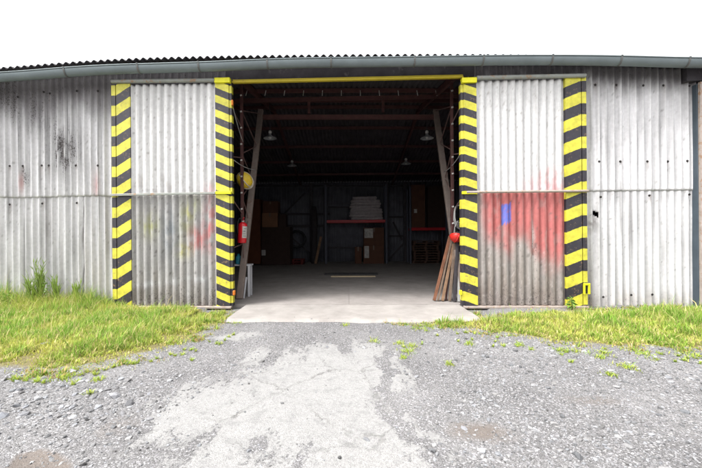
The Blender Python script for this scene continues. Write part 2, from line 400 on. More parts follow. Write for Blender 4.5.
# gutter: half-round trough with a beaded front lip, following the eaves
def build_gutter():
    bm = bmesh.new(); xs = np.linspace(XL, XR, 93); prev = None; rad = .105
    def ring(x):
        z = lerp(lipt, x); out = []
        for k in range(13):
            a = math.pi * k / 12
            out.append((YG + rad - rad * math.cos(a), z - rad * 1.40 * math.sin(a) ** .9))
        return out
    for x in xs:
        r_ = [bm.verts.new((x, y, z)) for y, z in ring(x)]
        if prev:
            for k in range(12): bm.faces.new((prev[k], prev[k + 1], r_[k + 1], r_[k]))
        prev = r_
    o = obj('gutter', bm, M['zinc'], barn, True)
    md = o.modifiers.new('thickness', 'SOLIDIFY'); md.thickness = .004
    bm = bmesh.new(); tube(bm, [(x, YG - .004, lerp(lipt, x) - .004) for x in xs], .011, 8)
    obj('lip', bm, M['zinc'], o, True)
    for px in (-8, 63.5, 137, 198, 267, 331, 415, 484, 553, 622, 690, 760):
        x = P(px, 62, YG).x; z = lerp(lipt, x); bm = bmesh.new(); pr = None
        for k in range(13):
            a = math.pi * k / 12; rr = rad + .010
            y_, z_ = YG + rad - rr * math.cos(a), z - (rad * 1.40 + .010) * math.sin(a) ** .9
            q = [bm.verts.new((x - .016, y_, z_)), bm.verts.new((x + .016, y_, z_))]
            if pr: bm.faces.new((pr[0], pr[1], q[1], q[0]))
            pr = q
        bmesh.ops.recalc_face_normals(bm, faces=bm.faces[:])
        b = obj('bracket', bm, M['bracket'], o); md = b.modifiers.new('t', 'SOLIDIFY'); md.thickness = .006
        bm = bmesh.new(); box(bm, x - .016, x + .016, YG - .02, YG + rad * 2 + .06, z + .003, z + .014); obj('bracket_strap', bm, M['bracket'], o)
build_gutter()

# lintel and yellow track over the opening
a, b = P(226, 74, -.07), P(474, 74, -.07)
bm = bmesh.new(); zt = P(350, 78, -.07).z
box(bm, a.x, b.x, -.07, .02, zt - .02, wtop(0) + .0, .006)
obj('lintel', bm, M['soot'], barn)
a, b = P(232.5, 81.5, -.12), P(463, 81, -.12)
bm = bmesh.new(); hz = .037
box(bm, a.x, b.x, -.135, -.078, a.z - hz, a.z + hz, .008)
obj('track_rail', bm, M['yellow'], barn)
bm = bmesh.new(); box(bm, a.x, b.x, -.165, -.137, a.z - hz * 1.05, a.z - hz * .25, .006)
obj('track_flange', bm, M['yellow'], barn)

# ---- sliding doors
YD = -.20
def edge_strip(name, parent, prof, period, slope, phase, ztop, zbot, n=2):
    """prof: list of (x, y, x_for_stripe) across; stripes run straight in (x, z)"""
    V = []; S = []; F_ = []
    for (p, q) in zip(prof, prof[1:]):
        i0 = len(V)
        for (x, y, xs_), z in ((p, zbot), (q, zbot), (q, ztop), (p, ztop)):
            V.append((x, y, z)); S.append((z - slope * xs_) / period + phase)
        F_.append((i0, i0 + 1, i0 + 2, i0 + 3))
    me = np_mesh(name, V, F_)
    at = me.attributes.new('stripe', 'FLOAT', 'POINT'); at.data.foreach_set('value', np.array(S, np.float32))
    o = link(name, me, M['stripes'], parent)
    return o
def X(px, Y=YD): return P(px, 200, Y).x
def Z(px, py, Y=YD): return P(px, py, Y).z

def door_left_up(x, z):
    px, py = proj(x, -.17, z)
    t = .58 * (1 + .17 * streak(x, z) + .03 * fb(x * 2, z * 2, 1, 3)); c = (t, t * .99, t * .985)
    c = mix(c, (.26, .24, .235), .5 * sm(.15, .55, nz(x * 29, z * .4, 31)) * sm(-.4, .4, nz(x * 3, z, 7)))
    c = mix(c, (.28, .26, .25), .7 * sm(.42, .75, fb(x * 20, z * 13, 3, 3)))
    c = mix(c, (.35, .32, .31), .45 * sm(172, 180, py + 5 * nz(x * 8, 0)) * sm(-.1, .5, fb(x * 6, z * 4, 8)))
    c = mix(c, (.55, .22, .25), .5 * blob(px, py, 209, 190, 6, 6) * sm(-.4, .3, fb(x * 12, z * 5, 5)))
    return c
def door_left_low(x, z):
    px, py = proj(x, -.17, z)
    s = streak(x, z, 1.0)
    t = .34 * (1 + .34 * s + .12 * fb(x * 2.2, z * 2.2, 4, 3)); c = (t, t * .97, t * .965)
    n = .80 * sm(-.75, .35, fb(x * 9, z * 4.5, 21, 5)) * (.6 + .4 * sm(-.4, .4, nz(x * 26, z * 1.2, 3)))
    c = mix(c, (.27, .28, .06), .9 * n * (blob(px, py, 150, 226, 9, 11) + .8 * blob(px, py, 186, 222, 8, 18) + .5 * blob(px, py, 196, 205, 5, 9)))
    c = mix(c, (.38, .36, .03), 1.0 * n * (blob(px, py, 184, 250, 7, 7) + .8 * blob(px, py, 190, 212, 4, 6)))
    c = mix(c, (.13, .16, .19), .85 * n * (blob(px, py, 170, 232, 10, 24) + .6 * blob(px, py, 187, 238, 5, 12) + .6 * blob(px, py, 197, 220, 5, 14)))
    c = mix(c, (.46, .06, .06), .9 * n * (blob(px, py, 198, 239, 9, 11) + .9 * blob(px, py, 211, 224, 6, 26)))
    c = mix(c, (.46, .46, .48), .65 * math.exp(-((py - (286 - (px - 130) * .10)) / 3.2) ** 2) * sm(-.5, .3, fb(x * 4, z * 7, 2)))
    c = mix(c, (.17, .145, .125), .55 * sm(110, 20, z * 100 + 40 * fb(x * 3, z, 77)) * sm(-.4, .4, s))
    c = mix(c, (.15, .125, .11), .65 * sm(60, 0, z * 100 - 22 * fb(x * 4, 0, 2)) * (.6 + .5 * nz(x * 6, z * 5)))
    c = mix(c, (.10, .09, .085), .6 * sm(.38, .7, fb(x * 18, z * 9, 7, 3)))
    return (*c, .20 + .22 * max(0, s) + .25 * sm(70, 0, z * 100))
def door_right_up(x, z):
    px, py = proj(x, -.17, z)
    t = .58 * (1 + .17 * streak(x, z) + .03 * fb(x * 2, z * 2, 1, 3)); c = (t, t * .99, t * .985)
    c = mix(c, (.26, .24, .235), .5 * sm(.15, .55, nz(x * 29, z * .4, 41)) * sm(-.4, .4, nz(x * 3, z, 9)))
    c = mix(c, (.50, .16, .16), .62 * sm(-.6, .4, fb(x * 6, z * 5, 51, 4)) * sm(530, 552, px + 5 * nz(x * 9, z * 2)) * sm(163, 176, py + 7 * fb(x * 5, z * 2, 3)) * sm(-.9, .2, fb(x * 8, z * 4, 5)))
    c = mix(c, (.60, .33, .34), .45 * sm(515, 535, px) * sm(174, 184, py + 6 * nz(x * 7, 0)))
    c = mix(c, (.28, .26, .25), .7 * sm(.42, .75, fb(x * 20, z * 13, 3, 3)))
    return c
def door_right_low(x, z):
    px, py = proj(x, -.17, z)
    s = streak(x, z)
    t = .29 * (1 + .36 * s + .12 * fb(x * 2.2, z * 2.2, 4, 3)); c = (t, t * .92, t * .88)
    lim = lerp([(478, 215), (484, 235), (500, 240), (512, 242), (525, 232), (532, 246), (540, 258), (566, 262)], px)
    r_ = sm(20, -16, py - lim + 13 * fb(x * 3.2, z * 1.8, 5, 5)) * sm(477, 489, px + 4 * nz(x * 7, z))
    red = mix((.42, .125, .12), (.34, .09, .085), sm(-.3, .5, s))
    c = mix(c, red, r_ * (.93 - .30 * sm(.15, .7, fb(x * 8, z * 4.0, 61, 5)) - .20 * sm(.2, .5, nz(x * 27, z * .5, 5))))
    c = mix(c, (.62, .60, .58), .75 * math.exp(-((px - (533 + (py - 230) * .02 + 1.2 * nz(z * 3, 2))) / 1.2) ** 2) * sm(200, 240, py) * sm(.0, .2, .5 + nz(z * 4, 6)))
    if 502.3 + .8 * nz(z * 8, 1) < px < 511.2 + 1.0 * nz(z * 9, 7) and 203.5 + 1.5 * nz(x * 20, 3) < py < 224 + 3 * nz(x * 22, 9): c = mix((.075, .15, .52), c, .15 + .6 * sm(.05, .5, fb(x * 24, z * 14, 71, 4)))
    c = mix(c, (.17, .135, .11), .6 * sm(170, 40, z * 100 + 40 * fb(x * 3, z, 79)) * sm(-.5, .3, s))
    c = mix(c, (.13, .10, .085), .7 * sm(75, 0, z * 100 - 25 * fb(x * 4, 0, 2)) * (.6 + .5 * nz(x * 6, z * 5)))
    sw = abs(math.sin(9 * fb(x * .9, z * .9, 44, 2) * 3))
    c = mix(c, (.44, .41, .39), .35 * (1 - sm(.0, .16, sw)) * sm(235, 255, py))
    c = mix(c, (.10, .085, .08), .6 * sm(.38, .7, fb(x * 18, z * 9, 7, 3)))
    return (*c, .18 + .22 * max(0, s) + .28 * sm(70, 0, z * 100))

def make_door(left):
    d = bpy.data.objects.new('sliding_door', None); COL.objects.link(d); d.parent = barn
    d['label'] = 'left sliding door, grey below with faded yellow, blue and red paint smears' if left else 'right sliding door, its lower half painted red with a blue rectangle'
    if left:
        xo0, xf0, xf1, xm1 = X(112), X(116), X(117.2), X(131)
        xi0, xi1, xi2 = X(216), X(229.5), X(232)
        zt, zb, zm = Z(170, 82), Z(170, 307.2), Z(170, 194)
    else:
        xo0, xf0, xf1, xm1 = X(587), X(582.6), X(581.4), X(565.8)
        xi0, xi1, xi2 = X(477), X(464.3), X(461.5)
        zt, zb, zm = Z(520, 77.5), Z(520, 307), Z(520, 191.3)
    d.location = Vector(((xo0 + xi2) / 2, YD, zb)) - barn.location
    s = 1 if left else -1
    # outer strip: flange, groove, face
    yg = YD + .045; yf = YD - .012
    po = [(xo0, -.06, xf1), (xo0, YD, xf1), (xf0, YD, xf1), (xf0, yg, xf1), (xf1, yg, xf1), (xf1, yf, xf1), (xm1, yf, xm1), (xm1, YD + .06, xm1)]
    per = .4335 if left else .455
    z_ref = Z(112, 90) if left else Z(583, 97)
    edge_strip('edge_strip', d, po, per, (.62 if left else .40), 0 - ((z_ref - (.62 if left else .40) * xf1) / per) + .25, zt - .02, zb + .02)
    pi_ = [(xi0, YD + .06, xi0), (xi0, yf, xi0), (xi1, yf, xi1), (xi1, YD + .014, xi1), (xi2, YD + .014, xi1), (xi2, -.07, xi1)]
    sl = -.42 if left else -.36
    pu = .307 if left else .318; pl_ = .300 if left else .378
    zr1 = Z(216, 98) if left else Z(478, 92)
    edge_strip('edge_strip', d, pi_, pu, sl, -((zr1 - sl * xi0) / pu) + .25, zt - .05, zm - .0)
    zr2 = Z(216, 208) if left else Z(478, 208)
    edge_strip('edge_strip', d, pi_, pl_, sl, -((zr2 - sl * xi0) / pl_) + .25, zm - .004, zb + .02)
    # sheets
    a, b = sorted((xm1 - s * .004, xi0 + s * .004)); PD = .1555
    corr_grid(a, b, rows(zm - .02, zt - .03, 60), YD + .035, PD, .031, door_left_up if left else door_right_up, 'upper_sheet', d, phase=.6, wob=.006, shape=-.28)
    corr_grid(a, b, rows(zb + .012, zm - .015, 64), YD + .035, PD, .031, door_left_low if left else door_right_low, 'lower_sheet', d, phase=.6, wob=.012, shape=-.28)
    # rails
    a, b = sorted((xo0 + s * .035, xi0))
    def rail(nm, x0, x1, z, h, y0, y1, m, bev=.006):
        bm = bmesh.new(); box(bm, x0, x1, y0, y1, z - h / 2, z + h / 2, bev); return obj(nm, bm, m, d)
    zt0, zt1 = (Z(113, 82.2), Z(216, 81)) if left else (Z(478, 78.6), Z(580, 76.5))
    bm = bmesh.new(); tube(bm, [(a, YD - .03, zt0 + .005), (b, YD - .03, zt1 + .005)], .042, 12); obj('top_rail', bm, M['rail'], d, False)
    a2, b2 = sorted((xi0 + s * .003, xi2 - s * .01))
    o = rail('top_rail', a2, b2, Z(224 if left else 470, 81), .105, YD - .062, YD + .05, M['yellowdoor']); o['label'] = 'yellow painted end of the top rail'
    a, b = sorted((xo0 + s * .0, xi0 + s * .002))
    bm = bmesh.new(); zz0, zz1 = (Z(113, 195.2), Z(216, 193.2)) if left else (Z(470, 192.4), Z(580, 191.2))
    if left: beam(bm, (a, YD - .036, zz0), (b, YD - .036, zz1), .045, .05, bev=.006)
    else: tube(bm, [(a - .22, YD - .036, zz0), (b, YD - .036, zz1)], .027, 10)
    obj('middle_rail', bm, M['rail'] if left else M['paleral'], d)
    rail('middle_rail', a2, b2, Z(224 if left else 470, 192.8), .06, YD - .05, YD + .02, M['yellowdoor'])['label'] = 'yellow painted end of the middle rail'
    a, b = sorted((xo0, xi2 - s * .02))
    rail('bottom_rail', a, b, zb, .045, YD - .05, YD + .06, M['paleral'])
    # hardware on the inner edge
    bm = bmesh.new(); box(bm, min(xi2, xi2 + s * .05), max(xi2, xi2 + s * .05), YD - .01, YD + .05, Z(232, 293) - .05, Z(232, 293) + .05, .01)
    obj('latch', bm, M['orange'] if left else M['yellowdoor'], d)
    if left:
        bm = bmesh.new(); box(bm, xi2 + .001, xi2 + .035, YD - .01, YD + .05, Z(232, 102) - .07, Z(232, 102) + .05, .01); obj('hook', bm, M['orange'], d)
    else:
        bm = bmesh.new(); zc = Z(584, 288); xa, xb = X(581.8), X(588.5)
        box(bm, xa, xa + .03, YD - .05, YD - .013, zc - .12, zc + .08, .006); box(bm, xb - .04, xb - .005, YD - .05, YD - .013, zc - .12, zc + .07, .006); box(bm, xa, xb - .005, YD - .052, YD - .016, zc + .06, zc + .10, .006)
        obj('handle', bm, M['yellowdoor'], d)
    return d
make_door(True); make_door(False)

# ---- the next bay at the right edge: dark post, track box and rusty door
d3 = bpy.data.objects.new('sliding_door', None); COL.objects.link(d3); d3.parent = barn
d3['label'] = 'pale rusty sliding door at the right edge'
d3.location = Vector((x3 + 1.3, -.15, .04)) - barn.location
xa, xb = P(697, 200, -.1).x, P(701, 200, -.1).x
bm = bmesh.new(); box(bm, xa, xb, -.12, .05, -.05, P(690, 84, -.1).z, .008); obj('jamb', bm, M['bluegrey'], barn)
bm = bmesh.new(); z0, z1 = P(690, 81.5, -.1).z, P(690, 67, -.1).z; box(bm, P(685, 75, -.1).x, XR - .6, -.14, .03, z0, z1, .006); obj('lintel', bm, M['soot'], barn)
xs0, xs1 = P(699.6, 150, -.18).x, P(699.6, 150, -.18).x + 2.6
zt3 = P(700, 82, -.18).z
def rust3(x, z):
    t = .40 + .08 * fb(x * 3, z * 3); c = (t, t * .92, t * .88)
    return mix(c, (.36, .09, .06), sm(-.1, .3, fb(x * 2, z * 1.2, 3) + .25 * sm(3.6, 2.4, z)) * .8)
bm = bmesh.new(); box(bm, xs0, xs0 + .05, -.21, -.15, .05, zt3, .006); obj('edge_strip', bm, M['paleral'], d3)
bm = bmesh.new(); box(bm, xs1 - .05, xs1, -.21, -.15, .05, zt3, .006); obj('edge_strip', bm, M['paleral'], d3)
bm = bmesh.new(); box(bm, xs0 + .052, xs1 - .052, -.21, -.15, zt3 - .05, zt3, .006); obj('top_rail', bm, M['paleral'], d3)
corr_grid(xs0 + .052, xs1 - .052, rows(.08, zt3 - .052, 40), -.17, .1555, .024, rust3, 'upper_sheet', d3)

# ---- back and side walls
def plain_corr(name, pts, amp, pitch, z0, z1f, material):
    p, q = Vector(pts[0]), Vector(pts[1]); L = (q - p).length; dr = (q - p) / L; nrm = Vector((-dr.y, dr.x, 0))
    n = int(L / pitch * 6); V = []
    for zt in (0, 1):
        for i in range(n + 1):
            t = L * i / n; w = p + dr * t + nrm * amp * math.cos(2 * math.pi * t / pitch)
            V.append((w.x, w.y, z0 if zt == 0 else z1f(w.x, w.y)))
    W = n + 1; me = np_mesh(name, V, [(i, i + 1, W + i + 1, W + i) for i in range(n)])
    for f in me.polygons: f.use_smooth = True
    o = link(name, me, material, barn); md = o.modifiers.new('t', 'SOLIDIFY'); md.thickness = .006
    return o
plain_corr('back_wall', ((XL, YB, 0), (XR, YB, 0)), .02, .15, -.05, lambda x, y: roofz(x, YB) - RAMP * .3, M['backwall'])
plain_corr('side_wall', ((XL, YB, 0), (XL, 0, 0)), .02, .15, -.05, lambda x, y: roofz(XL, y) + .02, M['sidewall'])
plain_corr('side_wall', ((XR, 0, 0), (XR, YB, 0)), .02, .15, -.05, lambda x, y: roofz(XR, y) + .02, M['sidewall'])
# girts and diagonal braces on the back wall
yb = YB - .10
def bw(px, py, Y=yb): return P(px, py, Y)
for (pa, pb, w) in [((250, 214), (330, 214), .12), ((286, 226), (326, 226), .14), ((326, 247.5), (364, 247.5), .10), ((326, 207), (352, 207), .09), ((388, 217), (404, 217), .10), ((388, 236), (404, 236), .10), ((240, 186), (450, 186), .10)]:
    bm = bmesh.new(); beam(bm, bw(*pa), bw(*pb), .06, w); obj('wall_girt', bm, M['darksteel'], barn)
for (pa, pb) in [((285, 213), (305, 193)), ((287, 234), (310, 253)), ((393, 222), (402, 240)), ((390, 258), (404, 243))]:
    bm = bmesh.new(); beam(bm, bw(*pa), bw(*pb), .06, .09); obj('wall_brace', bm, M['darksteel'], barn)
for px in (312, 326.5, 387, 405, 440, 255):
    bm = bmesh.new(); p = bw(px, 262); box(bm, p.x - .09, p.x + .09, yb - .2, yb - .05, .02, roofz(p.x, yb) - .1); obj('wall_post', bm, M['darksteel'], barn)

# ---- lattice frames just inside the opening and roof steel
def frame(px_post, px_base, px_top):
    X0 = P(px_post, 160, .78).x
    fr = bpy.data.objects.new('portal_frame', None); COL.objects.link(fr); fr.parent = barn; fr.location = Vector((X0, .78, 0)) - barn.location
    base = Vector((P(px_base[0], px_base[1], .66).x, .66, .02)); top = P(px_top[0], px_top[1], 2.5)
    s = 1 if X0 < 0 else -1
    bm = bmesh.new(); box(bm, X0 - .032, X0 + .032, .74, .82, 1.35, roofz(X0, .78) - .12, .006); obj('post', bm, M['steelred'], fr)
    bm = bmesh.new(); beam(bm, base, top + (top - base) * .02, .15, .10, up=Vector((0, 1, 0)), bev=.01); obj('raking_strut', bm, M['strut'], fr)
    # lacing rods zigzag between post and strut, and between the wall column and the post
    zs = np.linspace(.9, 5.0, 9)
    for i, z in enumerate(zs[:-1]):
        z2 = zs[i + 1]; t1 = (z - base.z) / (top.z - base.z); t2 = (z2 - base.z) / (top.z - base.z)
        sp = lambda t: base.lerp(top, t)
        bm = bmesh.new()
        if i % 2: tube(bm, [(X0, .78, z), sp(t2)], .012, 6)
        else: tube(bm, [sp(t1), (X0, .78, z2)], .012, 6)
        obj('lacing_rod', bm, M['rod'], fr)
    for i in range(0, 8, 2):
        bm = bmesh.new(); a = (X0 - s * .10, .10, zs[i] + .3); b = (X0, .78, zs[i + 1] - .1)
        if (i // 2) % 2: a, b = (X0 - s * .10, .10, zs[i + 1]), (X0, .78, zs[i] + .1)
        tube(bm, [a, b], .012, 6); obj('lacing_rod', bm, M['rod'], fr)
    for k in range(9):
        z = 1.75 + k * .385; bm = bmesh.new(); tube(bm, [(X0 - .02, .735, z), (X0 + .02, .735, z + .012)], .020, 8); obj('clip', bm, M['whitebolt'], fr)
    # rafter on the roof slope
    bm = bmesh.new(); beam(bm, (X0, .1, roofz(X0, .1) - .17), (X0, YRIDGE, roofz(X0, YRIDGE) - .17), .08, .14); obj('rafter', bm, M['steelred'], fr)
    bm = bmesh.new(); beam(bm, (X0, YRIDGE, roofz(X0, YRIDGE) - .17), (X0, YB - .2, roofz(X0, YB - .2) - .19), .08, .14); obj('rafter', bm, M['steelred'], fr)
    return fr, base, top
frl, base_l, top_l = frame(242, (239.5, 300), (260.5, 113))
frr, base_r, top_r = frame(452, (461.5, 302), (436, 113))
bm = bmesh.new(); beam(bm, (top_l.x - .1, 2.5, top_l.z - .12), (top_r.x + .1, 2.5, top_r.z - .12), .1, .12); obj('tie_beam', bm, M['steelred'], barn)
bm = bmesh.new(); beam(bm, (top_l.x - 2.5, 2.4, P(345, 98.5, 2.4).z), (top_r.x + 2.5, 2.4, P(345, 98.5, 2.4).z), .08, .10); obj('tie_beam', bm, M['steelred'], barn)
for px in (309, 383):
    bm = bmesh.new(); p = P(px, 110, 2.45); beam(bm, (p.x, 2.45, top_l.z - .06), (p.x, 2.45, P(345, 98.5, 2.4).z - .05), .07, .07, up=Vector((0, 1, 0))); obj('hanger', bm, M['steelred'], barn)
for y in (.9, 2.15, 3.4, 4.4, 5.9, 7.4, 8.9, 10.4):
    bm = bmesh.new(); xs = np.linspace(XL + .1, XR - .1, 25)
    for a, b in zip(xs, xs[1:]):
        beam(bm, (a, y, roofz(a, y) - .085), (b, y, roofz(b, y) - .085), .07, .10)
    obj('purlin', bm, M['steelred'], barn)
for k in range(11):                                        # hook bolts of the sheets on the second purlin
    px = 250 + k * 18.3; p = P(px, 91.5, 2.0); q = P(px + (297 - px) * -.0 + (345 - px) * -.045 , 95.5, 2.0)
    bm = bmesh.new(); tube(bm, [P(px - (345 - px) * .03, 90.5, 2.05), q, ], .010, 6); obj('hook_bolt', bm, M['whitebolt'], barn)

# ------------------------------------------------------------------ ground
# edges of the grass, the pale worn concrete and the mud, as points on the ground
def poly(pts): return np.array([[G(a, b).x, G(a, b).y] for a, b in pts])
grassL = poly([(-220, 302), (112, 303), (236, 309), (237, 319), (218, 330), (196, 343), (158, 356), (112, 366), (64, 376), (0, 376), (-200, 384)])
grassR = poly([(386, 323.5), (462, 313), (590, 309), (940, 303), (1000, 350), (702, 353), (620, 351), (560, 346), (520, 339), (470, 331), (420, 325.5)])
conc = poly([(262, 372), (300, 352), (318, 347), (334, 350), (345, 356), (362, 346), (386, 350), (384, 372), (387, 395), (397, 420), (419, 445), (440, 475), (450, 520), (290, 520), (296, 480), (286, 452), (268, 440), (244, 446), (252, 480), (246, 520), (196, 500), (205, 470), (192, 440), (168, 432), (128, 447), (150, 425), (178, 404), (205, 390), (222, 380), (232, 384), (240, 392), (252, 384)])
conc4 = [poly([(389, 376), (399, 375), (401, 391), (392, 393)]), poly([(397, 408), (405, 406), (413, 420), (406, 423)]), poly([(411, 427), (419, 427), (432, 446), (424, 447)]), poly([(393, 398), (398, 397), (401, 403), (396, 404)])]
conc2 = poly([(206, 339), (246, 333), (262, 334), (236, 341)])
conc3 = poly([(240, 358), (262, 348), (270, 352), (258, 360), (240, 372)])
puddle = poly([(16, 452), (40, 447), (62, 452), (72, 462), (70, 490), (16, 490), (6, 468)])
def sdist(pl, x, y):                                       # signed distance, > 0 inside (arrays)
    x = np.asarray(x, float); y = np.asarray(y, float)
    d = np.full(x.shape, 1e9); ins = np.zeros(x.shape, bool); n = len(pl)
    for i in range(n):
        ax, ay = pl[i]; bx, by = pl[(i + 1) % n]; ex, ey = bx - ax, by - ay
        t = np.clip(((x - ax) * ex + (y - ay) * ey) / (ex * ex + ey * ey + 1e-12), 0, 1)
        d = np.minimum(d, np.hypot(x - ax - t * ex, y - ay - t * ey))
        c = ((ay > y) != (by > y)) & (x < (bx - ax) * (y - ay) / (by - ay + 1e-12) + ax)
        ins ^= c
    return np.where(ins, d, -d)
def vnoise(x, y, s, o=3, seed=0.0):
    return np.array([fb(a * s, b * s, seed, o) for a, b in zip(np.ravel(x), np.ravel(y))]).reshape(np.shape(x))
def ground_h(x, y):
    gl = np.clip(sdist(grassL, x, y) / .8, 0, 1); gr = np.clip(sdist(grassR, x, y) / .7, 0, 1)
    pd = np.clip(sdist(puddle, x, y) / .12 + .4, 0, 1)
    inside = (y > -1.42) & (np.abs(x + .05) < 2.9) | (y > -.03)
    h = .02 * vnoise(x, y, .55, 3, 2.0) + .010 * vnoise(x, y, 2.6, 3, 8.0) + .05 * gl + .02 * gr - .028 * pd
    h = np.where(inside, -.05, h)
    return h
def axis(lo, hi, st, ext):
    a = list(np.arange(lo, hi + st / 2, st)); L_, H = [], []; s = st; v = lo
    while v > -ext: s *= 1.6; v -= s; L_.append(v)
    s = st; v = hi
    while v < ext: s *= 1.6; v += s; H.append(v)
    return np.array(L_[::-1] + a + H)
gx, gy = axis(-8.6, 8.6, .055, 260), axis(-6.2, .1, .04, 260)
GX, GY = np.meshgrid(gx, gy)
GZ = ground_h(GX, GY)
far = (np.abs(GX) > 9) | (GY > .3) | (GY < -6.4)
GZ = np.where(far, -.05, GZ)
cm = np.clip(np.maximum.reduce([sdist(conc, GX, GY) / .50, sdist(conc2, GX, GY) / .2, sdist(conc3, GX, GY) / .25] + [sdist(q, GX, GY) / .13 + .25 for q in conc4]) * .5 + .5, 0, 1)
mud = np.clip(sdist(puddle, GX, GY) / .10 + .5, 0, 1)
def soft(px, py, rx, ry):
    c = G(px, py); ex = abs(G(px + rx, py).x - c.x); ey = abs(G(px, py - ry).y - c.y)
    return np.exp(-(((GX - c.x) / ex) ** 2 + ((GY - c.y) / ey) ** 2))
mud = np.maximum(mud, .75 * soft(480, 432, 48, 14)); mud = np.maximum(mud, .55 * soft(590, 400, 60, 9)); mud = np.maximum(mud, .5 * soft(120, 425, 40, 22))
soil = np.clip(np.maximum(sdist(grassL, GX, GY), sdist(grassR, GX, GY)) / .4 + .0, 0, 1)
pe = [G(a, b) for a, b in [(386, 352), (385, 372), (389, 395), (399, 420), (421, 445), (443, 475)]]; edge = np.full(GX.shape, 9.)
wx = GX + .05 * np.sin(GY * 9) + .03 * np.sin(GY * 23)
for p, q in zip(pe, pe[1:]):
    ex, ey = q.x - p.x, q.y - p.y; t = np.clip(((wx - p.x) * ex + (GY - p.y) * ey) / (ex * ex + ey * ey), 0, 1)
    edge = np.minimum(edge, np.hypot(wx - p.x - t * ex, GY - p.y - t * ey))
edge = np.exp(-(edge / .045) ** 2)
nxg, nyg = len(gx), len(gy)
idx = np.arange(nxg * nyg).reshape(nyg, nxg)
FA = np.stack([idx[:-1, :-1], idx[:-1, 1:], idx[1:, 1:], idx[1:, :-1]], -1).reshape(-1, 4)
gme = np_mesh('ground', np.stack([GX, GY, GZ], -1).reshape(-1, 3), FA, np.stack([cm, mud, soil, edge], -1).reshape(-1, 4), 'mask')
for p in gme.polygons: p.use_smooth = True

